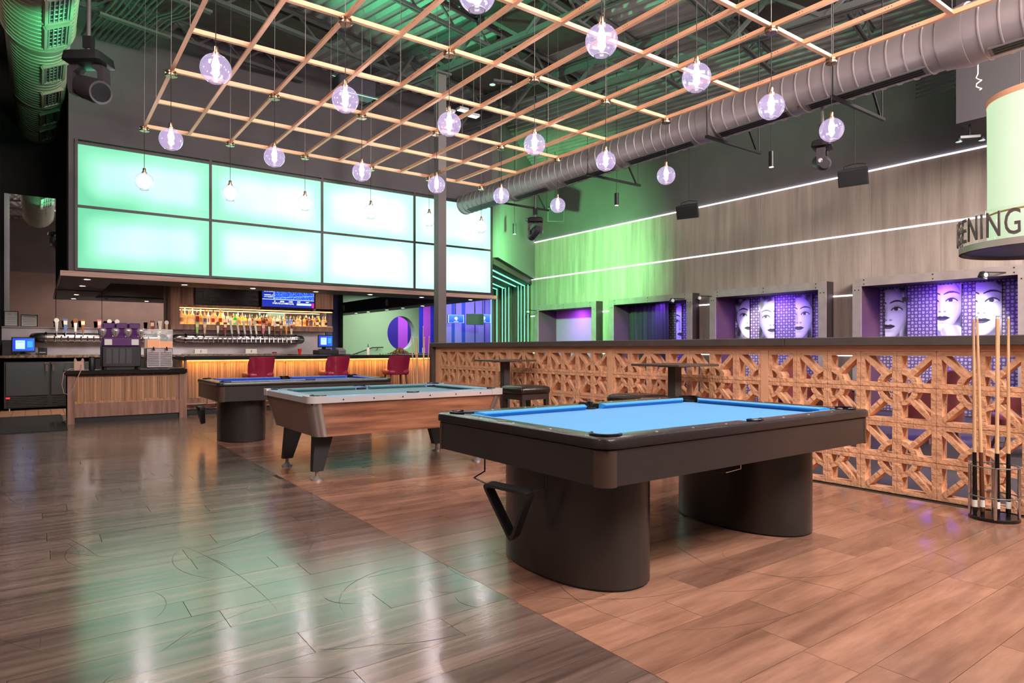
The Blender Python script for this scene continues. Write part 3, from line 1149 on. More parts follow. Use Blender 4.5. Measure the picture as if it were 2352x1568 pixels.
for y, words in rows:
    for i in range(6):
        lb = 'clear glass globe pendant, %s from left %s' % (ORD[i], words)
        if first:
            pend.location = (GX[0], y, 3.73)
            pend['label'] = lb
            first = False
        else:
            copy_tree(pend, (GX[2 * i], y, 3.73), R(37 * i), lb)

# ------------------------------------------------------------------ breeze-block screen
XF = 5.88
WS = S('wall_screen', G().bx(XF + .0, XF + .16, -.5, 10.41, 1.212, 1.258), MATS['peach_smooth'])
DEP = .12


def block(seed):
    g = G()
    e = .1485
    b = .034
    g.bx(0, DEP, -e, e, -e, -e + b).bx(0, DEP, -e, e, e - b, e).bx(0, DEP, -e, -e + b, -e + b, e - b).bx(0, DEP, e - b, e, -e + b, e - b)
    # quarter ring round the corner (-e,-e), strut to the far corner; inner edges drawn a little uneven
    r0, r1 = .118, .160
    st = 8
    a = [R(12 + 66 * i / st) for i in range(st + 1)]
    lp = []
    for t_ in a:
        c, s_ = math.cos(t_), math.sin(t_)
        lp.append([(w_, -e + r * c, -e + r * s_) for r, w_ in ((r0, 0), (r1, 0), (r1, DEP), (r0, DEP))])
    g.loops(lp)
    k = r1 * .7071
    g.bar((DEP / 2, -e + k - .006, -e + k - .006), (DEP / 2, e - b * .7, e - b * .7), .042, DEP, up=(1, 0, 0))
    rj = random.Random(seed)
    jit = {}
    out = []
    for x, y, z in g.v:
        if abs(y) < e - .004 and abs(z) < e - .004:
            k = (round(x, 3), round(y, 3), round(z, 3))
            if k not in jit:
                jit[k] = (rj.uniform(-.004, .004), rj.uniform(-.005, .005), rj.uniform(-.005, .005))
            d_ = jit[k]
            out.append((x + (d_[0] if abs(x - DEP / 2) < DEP / 2 - .001 else 0), y + d_[1], z + d_[2]))
        else:
            out.append((x, y, z))
    g.v = out
    return g.mesh('breeze_block', MATS['peach_block'])


BMS = [block(s_) for s_ in range(6)]
rngb = random.Random(5)
groups = [(10.25, 1), (8.05, 0), (5.88 + .0, 1), (3.71, 0), (1.53, 1)]
PIL = [(10.41, 10.25), (8.14, 8.06), (5.96, 5.88), (3.79, 3.71), (1.62, 1.54)]
mort = G()
for gi, (ys, par) in enumerate(groups):
    nb = 7 if gi < 4 else 4
    for c in range(nb):
        yc = ys - .15 - c * .3
        # ring lies at the joint c (far side) or c+1 (near side)
        near = ((c + 1) % 2) == par
        for r in range(4):
            zc = .152 + r * .302
            low = r in (1, 3)        # rings meet between rows 0/1 and 2/3
            o = link('breeze_block', BMS[rngb.randrange(6)], WS, (XF + rngb.uniform(-.002, .002), yc, zc))
            # mesh ring sits at (-y,-z): toward the viewer side and down
            sy = 1 if near else -1
            sz = 1 if low else -1
            o.scale = (1, sy, sz)
    for r in range(5):
        mort.bx(XF + .006, XF + DEP - .006, ys - nb * .3, ys, r * .302 - (.002 if r == 0 else .005) + .001, r * .302 + .005)
    for c in range(nb + 1):
        mort.bx(XF + .006, XF + DEP - .006, ys - c * .3 - .004, ys - c * .3 + .004, 0, 1.212)
mort.obj('mortar', MATS['peach_smooth'], WS)
for a, b in PIL:
    G().bx(XF - .004, XF + DEP + .004, b, a, 0, 1.212).obj('pilaster', MATS['peach_smooth'], WS)
G().bbox(XF - .07, XF + .22, 3.5, 10.52, 1.258, 1.336, .006).obj('cap', MATS['cap_grey'], WS)
G().bbox(XF - .07, XF + .22, -.5, 3.497, 1.258, 1.336, .006).obj('cap', MATS['cap_grey'], WS)
G().bx(XF - .07, XF + .22, 10.42, 10.52, 0, 1.258).obj('end_panel', MATS['cap_grey'], WS)


# ------------------------------------------------------------------ pool tables
def rrect(hx, hy, r, n=6):
    pts = []
    for cx_, cy_, a0 in ((hx - r, hy - r, 0), (-hx + r, hy - r, 90), (-hx + r, -hy + r, 180), (hx - r, -hy + r, 270)):
        for k in range(n + 1):
            a = R(a0 + 90 * k / n)
            pts.append((cx_ + r * math.cos(a), cy_ + r * math.sin(a)))
    return pts


def ray_rrect(hx, hy, r, a):
    c, s_ = math.cos(a), math.sin(a)
    tx = hx / abs(c) if abs(c) > 1e-9 else 1e9
    ty = hy / abs(s_) if abs(s_) > 1e-9 else 1e9
    tt = min(tx, ty)
    if r <= 0:
        return tt
    x, y = abs(tt * c), abs(tt * s_)
    if x > hx - r and y > hy - r:
        cx_, cy_ = hx - r, hy - r
        c, s_ = abs(c), abs(s_)
        b = c * cx_ + s_ * cy_
        q = cx_ * cx_ + cy_ * cy_ - r * r
        return b + math.sqrt(max(0, b * b - q))
    return tt


def ray_circ(cx_, cy_, r, a, far):
    c, s_ = math.cos(a), math.sin(a)
    b = c * cx_ + s_ * cy_
    d2 = b * b - (cx_ * cx_ + cy_ * cy_ - r * r)
    if d2 < 0 or b < 0:
        return None
    return b + math.sqrt(d2) if far else b - math.sqrt(d2)


M('cloth_blue', (36, 142, 206), .9, var=(90, .08), sheen=.3)
M('cloth_teal', (50, 118, 132), .9, var=(90, .08), sheen=.3)
M('cloth_baked_light', (30, 96, 206), .9, var=(90, .08), sheen=.3)  # same blue cloth, the light on the far table baked into a deeper blue
M('table_black', (44, 37, 36), .38, var=(3, .1), coat=.1)
M('rail_black', (34, 29, 30), .22, bump=(160, .12), coat=.3)
M('pedestal_black', (40, 36, 35), .34, coat=.15)
M('sight', (214, 208, 206), .3)
M('pocket', (12, 14, 11), .6)
M('table_metal', (150, 138, 134), .38, .6)
M('rail_blue', (120, 150, 190), .3, coat=.2)


def table_top(t, hx, hy, rail, ztop, cloth, railm, rc, sight=True):
    """bed, six cushions, railed frame with six pockets"""
    ix, iy = hx - rail, hy - rail
    po = [(sx * (ix + .005), sy * (iy + .005), .066) for sx in (-1, 1) for sy in (-1, 1)] + [(0, s_ * (iy + .035), .062) for s_ in (-1, 1)]
    A = sorted(set([2 * PI * i / 300 for i in range(300)]))
    zi = ztop - .05

    def inner(a):
        r = ray_rrect(ix, iy, 0, a)
        for p in po:
            q = ray_circ(p[0], p[1], p[2], a, True)
            if q:
                r = max(r, q)
        return r

    def bed(a):
        r = ray_rrect(ix, iy, 0, a)
        for p in po:
            q = ray_circ(p[0], p[1], p[2] * .9, a, False)
            if q:
                r = min(r, q)
        return r
    P = lambda f, z: [(f(a) * math.cos(a), f(a) * math.sin(a), z) for a in A]
    g = G()
    o0 = lambda a: ray_rrect(hx, hy, rc, a)
    o1 = lambda a: ray_rrect(hx - .014, hy - .014, rc - .012, a)
    o2 = lambda a: ray_rrect(hx - .005, hy - .005, rc - .004, a)
    L = [P(inner, ztop - .055), P(inner, ztop - .003), P(lambda a: inner(a) + .006, ztop), P(o1, ztop), P(o2, ztop - .005), P(o0, ztop - .016), P(o0, ztop - .045), P(o1, ztop - .055)]
    g.loops(L + [L[0]], caps=False)
    ro = g.obj('rail', MATS[railm], t, smooth=32)
    g = G()
    b1 = P(bed, ztop - .037)
    k = len(b1)
    g.add(b1 + [(0, 0, ztop - .037)], [(i, (i + 1) % k, k) for i in range(k)])
    g.obj('cloth', MATS[cloth], t)
    cw = .052
    # cushions: cross-section (inward, z)
    cs = [(0, ztop - .001), (.012, ztop + .001), (cw, ztop - .008), (cw, ztop - .014), (.025, ztop - .037), (0, ztop - .037)]

    def cushion(x0, x1, side, c0, c1):
        """segment along a side; c0/c1 = how far each end is cut back at the nose"""
        g = G()
        lp = []
        for xx, cut, sg in ((x0, c0, 1), (x1, c1, -1)):
            lp.append([(xx + sg * cut * d_ / cw, d_, z) for d_, z in cs])
        q = []
        for l in lp:
            q.append([side(a, b, z) for a, b, z in l])
        g.loops(q)
        g.obj('cushion', MATS[cloth], t)
    pr = .085
    sp = .075
    for s_ in (-1, 1):
        f = (lambda a, b, z, s_=s_: (a, s_ * (iy - b), z))
        cushion(-ix + pr, -sp, f, .05, .018)
        cushion(sp, ix - pr, f, .018, .05)
        f = (lambda a, b, z, s_=s_: (s_ * (ix - b), a, z))
        cushion(-iy + pr, iy - pr, f, .05, .05)
    for x, y, r in po:
        g = G().lathe([(r * .98, ztop - .02), (r * .92, ztop - .12), (0, ztop - .125)], 18, (x, y, 0), caps=False)
        po_ = g.obj('pocket', MATS['pocket'], t)
        a0 = math.atan2(y, x) if x else (PI / 2 if y > 0 else -PI / 2)
        pts = [(x + (r + .006) * math.cos(a0 + b), y + (r + .006) * math.sin(a0 + b), ztop + .004) for b in [R(-100 + 200 * k / 14) for k in range(15)]]
        if abs(x) > .01:
            G().tube(pts, .0085, 6).obj('pocket_rim', MATS['black_gloss'], po_, smooth=60)
        else:
            G().tube(pts[2:-2], .008, 6).obj('pocket_rim', MATS['black_gloss'], po_, smooth=60)
    if sight:
        for s_ in (-1, 1):
            for k in (1, 2, 3):
                for q in (-1, 1):
                    G().cyl((q * ix * k / 4, s_ * (iy + rail * .55), ztop), (q * ix * k / 4, s_ * (iy + rail * .55), ztop + .0012), .007, n=10).obj('sight', MATS['sight'], ro)
            for k in (-1, 0, 1):
                G().cyl((s_ * (ix + rail * .55), iy * k / 2, ztop), (s_ * (ix + rail * .55), iy * k / 2, ztop + .0012), .007, n=10).obj('sight', MATS['sight'], ro)
    return ro


def pedestal_table(label, loc, hx, hy, cloth, zs, zt):
    t = T('pool_table', label, 'pool table', loc, group='pool tables')
    table_top(t, hx, hy, .135, zt, cloth, 'rail_black', .07)
    rr = rrect(hx - .012, hy - .012, .065)
    G().loops([[(x, y, z) for x, y in rr] for z in (zs, zt - .056)]).obj('apron', MATS['table_black'], t, smooth=30)
    # bright corner covers on the apron
    for sx in (-1, 1):
        for sy in (-1, 1):
            pts = [(sx * (hx - .077 + .067 * math.cos(R(a))), sy * (hy - .077 + .067 * math.sin(R(a)))) for a in range(-8, 99, 7)]
            pin = [(sx * (hx - .077 + .060 * math.cos(R(a))), sy * (hy - .077 + .060 * math.sin(R(a)))) for a in range(98, -9, -7)]
            G().prism(pts + pin, zs - .004, zt - .057).obj('corner_cover', M('corner_bronze', (92, 74, 66), .3, .5), t, smooth=30)
    for sx in (-1, 1):
        n = 48
        el = lambda k, z: [(sx * hx * .648 + (.29 + k) * math.copysign(abs(math.cos(2 * PI * i / n)) ** .9, math.cos(2 * PI * i / n)),
                            -.068 + (hy * .645 + k) * math.copysign(abs(math.sin(2 * PI * i / n)) ** .9, math.sin(2 * PI * i / n)), z) for i in range(n)]
        G().loops([el(-.012, .008), el(0, .012), el(0, zs + .01)]).obj('pedestal', MATS['pedestal_black'], t, smooth=40)
        G().loops([el(-.008, 0), el(-.008, .01)]).obj('foot', MATS['black'], t, smooth=40)
    # wire rack holders under each end
    for sx in (-1, 1):
        xe = sx * (hx - .06) if sx < 0 else hx * .648 - .32
        dz_ = 0 if sx > 0 else .085
        pts = [(xe, -.28, zs), (xe, -.28, zs - .17 + dz_), (xe - .10, -.24, zs - .19 + dz_), (xe - .13, 0, zs - .20 + dz_), (xe - .10, .24, zs - .19 + dz_), (xe, .28, zs - .17 + dz_), (xe, .28, zs)]
        G().tube(pts, .0045, 6).obj('rack_wire', MATS['chrome' if sx > 0 else 'black_gloss'], t, smooth=50)
    return t


T1 = pedestal_table('near black pool table with bright blue cloth on two oval pedestals', (3.287, 2.864, 0), 1.245, .775, 'cloth_blue', .605, .8265)
T3 = pedestal_table('far black pool table with blue cloth, nearest the bar', (3.02, 9.42, 0), 1.2, .67, 'cloth_baked_light', .56, .805)
G().lathe([(.045, .8277), (.045, .8283)], 20, (-1.175, .12, 0), sx=.5, sy=1).obj('maker_badge', M('badge', (150, 92, 66), .3, .6), T1)


def rack(label, loc, yaw, tilt, sz=.17):
    """triangle ball rack hanging point down"""
    t = T('triangle_rack', label, 'ball rack', loc, yaw, 'black triangle racks')
    P = [(-sz, 0), (sz, 0), (0, -sz * 1.73)]
    g = G()
    def rnd(pts, r):
        out = []
        for i in range(3):
            p, a, b = Vector(pts[i]), Vector(pts[i - 1]), Vector(pts[(i + 1) % 3])
            u, v = (a - p).normalized(), (b - p).normalized()
            for k in range(5):
                s_ = k / 4
                q = p + u * r * (1 - s_) ** 2 + v * r * s_ ** 2
                out.append((q.x, q.y))
        return out
    o, i_ = rnd(P, .05), rnd([(x * .84, (y + .0) * .84 - sz * .09) for x, y in P], .035)
    L = [[(0 + w_, x, y) for x, y in pp] for pp, w_ in ((o, -.028), (o, .028), (i_, .028), (i_, -.028))]
    g.loops(L + [L[0]], caps=False)
    go = g.obj('frame', MATS['black_plastic'], t, smooth=35)
    go.rotation_euler = (0, tilt, 0)
    return t


rack('black plastic triangle rack hanging under the near pool table', (1.985, 2.755, .513), R(8), R(-9), .18)
rack('black plastic triangle rack hanging under the far pool table', (1.745, 9.45, .463), 0, R(-9), .15)

# coin-operated wooden table
t = T('pool_table', 'wood sided coin-operated pool table with chrome trim and splayed black legs', 'pool table', (3.005, 6.44, 0), group='pool tables')
hx, hy = 1.06, .735
table_top(t, hx - .005, hy - .005, .125, .80, 'cloth_teal', 'rail_blue', .05, sight=False)
zt = .745
zb = .425
tp = .085
# chrome edge strips and cast corners
for s_ in (-1, 1):
    G().bx(-hx + .13, hx - .13, s_ * hy - .006, s_ * hy + .006, .742, .795).obj('trim_strip', M('trim_bright', (232, 226, 228), .25, .55), t)
    G().bx(s_ * hx - .006, s_ * hx + .006, -hy + .13, hy - .13, .742, .795).obj('trim_strip', M('trim_bright', (232, 226, 228), .25, .55), t)
    for k in range(6):
        G().cyl((-.75 + .3 * k, s_ * (hy + .004), .768), (-.75 + .3 * k, s_ * (hy + .01), .768), .007, n=8).obj('trim_screw', MATS['black'], t)
    for q in (-1, 1):
        rr = [(x + q * (hx - .10), y + s_ * (hy - .10)) for x, y in rrect(.112, .112, .07)]
        pin = [(q * (hx - .10) + x * .62 - q * .07, s_ * (hy - .10) + y * .62 - s_ * .07) for x, y in rrect(.11, .11, .07)]
        keep = [p_ for p_ in rr if (abs(p_[0]) > hx - .09 or abs(p_[1]) > hy - .09)]
        c0 = (q * (hx - .068), s_ * (hy - .068))
        arc = [(c0[0] + q * .079 * math.cos(R(a)), c0[1] + s_ * .079 * math.sin(R(a))) for a in range(0, 91, 10)]
        poly = [(c0[0] + q * .079, s_ * (hy - .16))] + arc + [(q * (hx - .16), c0[1] + s_ * .079), (q * (hx - .16), s_ * (hy - .012)), (q * (hx - .035), s_ * (hy - .035)), (q * (hx - .012), s_ * (hy - .16))]
        G().prism(poly, .742, .806).obj('corner_casting', M('trim_bright', (232, 226, 228), .25, .55), t, smooth=30)
# tapered cabinet: four wood panels and rounded metal corners
for s_ in (-1, 1):
    a, b = hx - .10, hx - .10 - tp
    G().loops([[(-a, s_ * (hy - .012), zt), (a, s_ * (hy - .012), zt), (a, s_ * (hy - .05), zt), (-a, s_ * (hy - .05), zt)],
               [(-b, s_ * (hy - .012 - tp), zb), (b, s_ * (hy - .012 - tp), zb), (b, s_ * (hy - .05 - tp), zb), (-b, s_ * (hy - .05 - tp), zb)]]).obj('side_panel', MATS['table_wood'], t)
    a, b = hy - .10, hy - .10 - tp
    G().loops([[(s_ * (hx - .012), -a, zt), (s_ * (hx - .012), a, zt), (s_ * (hx - .05), a, zt), (s_ * (hx - .05), -a, zt)],
               [(s_ * (hx - .012 - tp), -b, zb), (s_ * (hx - .012 - tp), b, zb), (s_ * (hx - .05 - tp), b, zb), (s_ * (hx - .05 - tp), -b, zb)]]).obj('end_panel', M('end_laminate', (118, 90, 78), .45, var=(4, .08)), t)
    for q in (-1, 1):
        def cor(z, k):
            cx_, cy_ = q * (hx - .10 - k), s_ * (hy - .10 - k)
            o = [(cx_ + q * .096 * math.cos(R(a)), cy_ + s_ * .096 * math.sin(R(a)), z) for a in range(-6, 97, 6)]
            i_ = [(cx_ + q * .085 * math.cos(R(a)), cy_ + s_ * .085 * math.sin(R(a)), z) for a in range(96, -7, -6)]
            return o + i_
        G().loops([cor(zb, tp), cor(zt, 0)]).obj('corner_post', MATS['table_metal'], t, smooth=30)
G().bx(-hx + tp + .05, hx - tp - .05, -hy + tp + .05, hy - tp - .05, zb - .001, zb + .02).obj('base_board', MATS['black'], t)
G().bx(-hx + .03, hx - .03, -hy + .03, hy - .03, .725, .75).obj('slate', MATS['black'], t)
for sx in (-1, 1):
    for sy in (-1, 1):
        cx_, cy_ = sx * .86, sy * .42
        tx = -sx * .05
        top = [(cx_ - .12 * sx, cy_ - .05), (cx_ + .06 * sx, cy_ - .05), (cx_ + .06 * sx, cy_ + .05), (cx_ - .12 * sx, cy_ + .05)]
        bot = [(cx_ - .015 * sx, cy_ - .035 + sy * .03), (cx_ + .085 * sx, cy_ - .035 + sy * .03), (cx_ + .085 * sx, cy_ + .035 + sy * .03), (cx_ - .015 * sx, cy_ + .035 + sy * .03)]
        lg = G().loops([[(x, y, zb) for x, y in top], [(x, y, .085) for x, y in bot]]).obj('leg', MATS['black_plastic'], t)
        G().lathe([(.016, .09), (.016, .045), (.03, .03), (.052, .015), (.055, 0)], 16, (cx_ + .035 * sx, cy_ + sy * .03, 0)).obj('leveler_foot', MATS['table_metal'], lg, smooth=40)

# ------------------------------------------------------------------ high tables and stools by the screen
M('table_top_dark', (84, 72, 66), .35, var=(4, .12))
M('post_grey', (76, 72, 72), .45, .3)
for y0, wd in ((7.34, 'beyond the coin-operated pool table'), (4.23, 'behind the near blue pool table')):
    t = T('high_table', 'square high table with grey post beside the block screen, ' + wd, 'table', (5.48, y0 + .325, 0), group='high tables')
    G().bbox(-.325, .325, -.325, .325, 1.048, 1.072, .004).obj('table_top', MATS['table_top_dark'], t)
    G().bx(-.12, .12, -.12, .12, 1.036, 1.048).obj('mount_plate', MATS['post_grey'], t)
    G().bx(-.05, .05, -.05, .05, .02, 1.036).obj('post', MATS['post_grey'], t)
    G().bbox(-.24, .24, -.24, .24, 0, .022, .006).obj('base', MATS['post_grey'], t)
M('leather_black', (40, 30, 28), .28, bump=(30, .12), coat=.15)
M('leg_brown', (52, 38, 34), .45)
for x, y, wd in ((4.98, 6.52, 'near the farther high table'), (4.98, 4.62, 'near the closer high table')):
    t = T('bar_stool', 'square backless stool with black leather seat ' + wd, 'stool', (x, y, 0), group='backless stools')
    L = []
    for z, k in ((.672, .0), (.68, .014), (.72, .02), (.75, .012), (.765, -.02), (.77, -.07)):
        L.append([(px, py, z) for px, py in rrect(.215 + k, .215 + k, .045, 4)])
    G().loops(L).obj('cushion', MATS['leather_black'], t, smooth=60)
    G().bx(-.21, .21, -.21, .21, .60, .672).obj('apron', MATS['leg_brown'], t)
    for sx in (-1, 1):
        for sy in (-1, 1):
            G().loops([[(sx * .185 + a, sy * .185 + b, .60) for a, b in ((-.025, -.025), (.025, -.025), (.025, .025), (-.025, .025))],
                       [(sx * .195 + a, sy * .195 + b, 0) for a, b in ((-.018, -.018), (.018, -.018), (.018, .018), (-.018, .018))]]).obj('leg', MATS['leg_brown'], t)
    for s_ in (-1, 1):
        G().bx(-.19, .19, s_ * .19 - .012, s_ * .19 + .012, .2, .235).obj('stretcher', MATS['leg_brown'], t)
        G().bx(s_ * .19 - .012, s_ * .19 + .012, -.19, .19, .26, .295).obj('stretcher', MATS['leg_brown'], t)


# ------------------------------------------------------------------ cue racks and cues
def cue_rack(label, loc, r):
    t = T('cue_rack', label, 'cue rack', loc, group='round cue racks')
    G().lathe([(r, 0), (r, .018), (r - .008, .024), (0, .024)], 28, caps=False).obj('base', MATS['black_gloss'], t, smooth=30)
    for z in (.17, .385):
        g = G()
        n = 28
        g.tube([(r * .97 * math.cos(2 * PI * i / n), r * .97 * math.sin(2 * PI * i / n), z) for i in range(n + 1)], .005, 6)
        g.obj('ring', MATS['steel_dark'], t, smooth=50)
        G().lathe([(r * .55, z - .004), (r * .93, z - .004), (r * .93, z + .002), (r * .55, z + .002)], 24, caps=False).obj('ring_plate', MATS['acrylic'], t)
    for a in (20, 110, 200, 290):
        G().cyl((r * .93 * math.cos(R(a)), r * .93 * math.sin(R(a)), .02), (r * .93 * math.cos(R(a)), r * .93 * math.sin(R(a)), .39), .011, n=10).obj('post', MATS['chrome'], t, smooth=50)
    return t


def cue(label, base, top, butt, group):
    b, p = Vector(base), Vector(top)
    t = T('pool_cue', label, 'pool cue', b, group=group)
    d = p - b
    at = lambda s_: d * s_
    G().cyl(at(.0), at(.012), .013, .0145, n=12).obj('bumper', MATS['black'], t)
    G().cyl(at(.012), at(.31), .0165, .013, n=12).obj('butt', butt, t, smooth=40)
    G().cyl(at(.035), at(.07), .0168, .0166, n=12).obj('sticker', MATS['white_paper'], t, smooth=40)
    G().cyl(at(.31), at(.985), .013, .0078, n=12).obj('shaft', MATS['cue_wood'], t, smooth=40)
    G().cyl(at(.985), at(.996), .0079, .0078, n=12).obj('ferrule', MATS['sight'], t, smooth=40)
    G().cyl(at(.996), at(1), .0066, .006, n=12).obj('tip', M('cue_tip', (110, 120, 140), .8), t)


cue_rack('round cue rack at the right edge in front of the block screen', (5.60, 1.73, 0), .155)
brown = M('butt_brown', (96, 52, 36), .25, coat=.5)
cx_, cy_ = 5.60, 1.73
for base, top, bt, lb in (((-.06, .10), (-.025, .12), 'black_gloss', 'leftmost'), ((-.02, .065), (-.018, .10), None, 'second from left'),
                          ((.0, -.02), (.035, -.005), 'black_gloss', 'middle'), ((.035, .0), (.085, -.002), None, 'second from right'), ((.07, -.065), (.085, -.06), 'black_gloss', 'rightmost')):
    cue('wooden pool cue, %s in the rack at the right edge' % lb, (cx_ + base[0], cy_ + base[1], .026), (cx_ + top[0], cy_ + top[1], 1.472),
        MATS[bt] if bt else brown, 'cues in the near rack')
cue_rack('round cue rack beside the far end of the block screen', (5.55, 10.36, 0), .16)
for i, (px, py, tx, ty, h) in enumerate(((-.1, .05, -.17, .02, 1.46), (-.08, -.04, -.135, -.04, 1.45), (-.03, .08, -.04, .06, 1.46), (.02, -.07, .0, -.08, 1.64), (.05, .05, .085, .03, 1.45), (.09, -.02, .16, -.01, 1.46))):
    cue('wooden pool cue, %s from the left in the far rack near the bar' % ORD[i], (5.55 + px, 10.36 + py, .026), (5.55 + tx, 10.36 + ty, h), MATS['black_gloss'] if i % 2 else brown, 'cues in the far rack')
# ------------------------------------------------------------------ bar: back wall
for x0, x1, z1, wd in ((-.56, .295, 4.39, 'tall left'), (.305, 1.115, 2.47, 'middle'), (1.125, 2.385, 2.96, 'right')):
    t = T('mirror_panel', '%s mirror panel on the back wall behind the taps' % wd, 'mirror', ((x0 + x1) / 2, 16.715, 1.685), group='back bar mirror panels')
    G().bx(-(x1 - x0) / 2, (x1 - x0) / 2, -.012, 0, 0, z1 - 1.685).obj('glass', MATS['mirror'], t)
tag(G().bx(-.6, 6.1, 16.69, 16.715, 1.10, 1.68).obj('backsplash', MATS['stainless']), 'long stainless steel backsplash panel behind the beer taps', 'backsplash')
tag(G().bx(-.6, 2.37, 16.60, 16.69, 1.665, 1.68).obj('ledge', MATS['stainless']), 'thin stainless ledge along the top of the backsplash', 'ledge')
tag(G().bbox(-.6, 6.1, 15.98, 16.69, 1.045, 1.10, .008).obj('worktop', MATS['granite']), 'brown granite worktop of the back counter under the taps', 'worktop')
tag(G().bx(.96, 6.1, 16.05, 16.69, 0, 1.045).obj('base_cabinet', MATS['black']), 'black base cabinet run under the back counter', 'cabinet')

# under-counter cooler
t = T('bar_cooler', 'dark grey two-door under-counter cooler at the left of the bar', 'cooler', (.19, 16.03, 0))
M('cooler_grey', (74, 78, 80), .45, .2)
G().bx(-.73, .73, 0, .6, .06, .97).obj('body', M('cooler_body', (58, 60, 62), .5), t)
for s_ in (-1, 1):
    d_ = G().bbox(s_ * .36 - .345, s_ * .36 + .345, -.035, 0, .30, .955, .006).obj('door', MATS['cooler_grey'], t)
    hx_ = s_ * .055 + (-.0)
    G().bx(hx_ - .018, hx_ + .018, -.075, -.055, .78, .93).bx(hx_ - .035, hx_ + .035, -.075, -.035, .92, .945).obj('handle', MATS['chrome'], d_)
    for k in range(6):
        G().bx(s_ * .36 - .32, s_ * .36 + .32, -.03, 0, .095 + k * .032, .115 + k * .032).obj('vent_slat', MATS['cooler_body'], t)
    for dy in (.05, .5):
        G().cyl((s_ * .65, dy, 0), (s_ * .65, dy, .06), .022, n=10).obj('foot', MATS['chrome'], t)
G().bx(-.70, -.64, -.042, -.03, .25, .275).obj('temperature_display', glow('led_red', (255, 40, 40), 2), t)

# framed notices on the ledge
def notice(u, v):
    n = np.ones(u.shape + (3,)) * .92
    n[(np.sin(v * 46) > .55) & (u > .14) & (u < .86) & (v > .12) & (v < .7)] = .62
    n[(v > .82) & (v < .87) & (u > .2) & (u < .5)] = .7
    return n


def warn(u, v):
    n = np.ones(u.shape + (3,)) * .93
    n[(np.sin(v * 50) > .5) & (u > .08) & (u < .92) & (v > .08) & (v < .66)] = .6
    return n


for x, wd, ht, fn, lb in ((-.445, .235, .315, notice, 'upright black framed notice standing on the steel ledge'), (-.15, .285, .25, warn, 'wide black framed WARNING notice beside the upright notice')):
    t = T('framed_notice', lb, 'notice', (x, 16.635, 1.68), group='framed notices')
    b = .016
    G().bx(-wd / 2, wd / 2, -.01, .01, 0, b).bx(-wd / 2, wd / 2, -.01, .01, ht - b, ht).bx(-wd / 2, -wd / 2 + b, -.01, .01, b, ht - b).bx(wd / 2 - b, wd / 2, -.01, .01, b, ht - b).obj('frame', M('frame_dark', (44, 26, 28), .4), t)
    pp = painted('paper', wd - 2 * b, ht - 2 * b, 36, 44, fn, M('print', attr='base', rough=.6), t)
    pp.location = (0, -.002, b)
    if fn is warn:
        me = text_mesh('WARNING', .042, .0005)
        me.materials.append(MATS['frame_dark'])
        o = link('heading', me, pp, (0, -.003, ht - .07))
        o.rotation_euler = (PI / 2, 0, 0)

# ------------------------------------------------------------------ wood display unit with bottles and screens
t = T('back_bar_unit', 'brown wood back bar display unit with lit bottle shelf', 'display unit', (4.26, 16.69, 0))
w2 = 1.87
M('shelf_glow', (255, 214, 160), .4, emit=(255, 190, 110), es=.8)
G().bx(-w2, w2, -.50, 0, 1.66, 1.79).obj('bottom_shelf', MATS['bar_wood'], t)
G().bx(-w2, -w2 + .18, -.5, 0, 1.79, 2.98).obj('side_panel', MATS['bar_wood'], t)
G().bx(w2 - .05, w2, -.5, 0, 2.17, 2.98).obj('side_panel', MATS['bar_wood'], t)
G().bx(-w2 + .18, w2 - .05, -.34, 0, 2.19, 2.98).obj('back_panel', MATS['bar_wood'], t)
G().bx(w2 - .46, w2 - .05, -.5, -.34, 2.19, 2.98).obj('filler_panel', MATS['bar_wood'], t)
G().bx(-w2 + .18, w2, -.5, -.34, 2.165, 2.235).obj('top_rail', MATS['bar_wood'], t)
G().bx(-w2 + .18, w2, -.012, 0, 1.79, 2.19).obj('mirror_back', MATS['mirror'], t)
G().bx(-w2 + .18, w2, -.46, -.03, 1.79, 1.796).obj('glowing_shelf', MATS['shelf_glow'], t)
G().bx(-w2 + .18, w2 - .02, -.49, -.47, 2.15, 2.165).obj('light_strip', MATS['led_amber'], t)
light('AREA', 'shelf_lamp', (4.3, 16.45, 2.15), (1, .74, .44), 10, size=3.4, sy=.2, aim=(4.3, 16.45, 1.7))

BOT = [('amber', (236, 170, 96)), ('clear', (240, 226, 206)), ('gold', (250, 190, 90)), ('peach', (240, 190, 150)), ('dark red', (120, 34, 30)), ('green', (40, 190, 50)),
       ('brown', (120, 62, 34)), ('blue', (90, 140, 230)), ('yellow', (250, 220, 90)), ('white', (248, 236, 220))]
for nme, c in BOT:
    M('bottle_' + nme, c, .08, trans=.0, spec=.8, coat=.5, emit=c, es=.16)  # light in the bottles is put in as a faint glow of their colour
CAPS = [('black', (30, 26, 26)), ('white', (236, 226, 220)), ('orange', (222, 140, 50)), ('green', (70, 190, 60)), ('silver', (200, 200, 205)), ('copper', (190, 120, 80)), ('teal', (130, 200, 190))]
for nme, c in CAPS:
    M('cap_' + nme, c, .35)
for nme, c in (('cream', (238, 226, 206)), ('black', (40, 34, 34)), ('blue', (60, 90, 160)), ('red', (160, 50, 40)), ('tan', (190, 150, 110))):
    M('label_' + nme, c, .6)


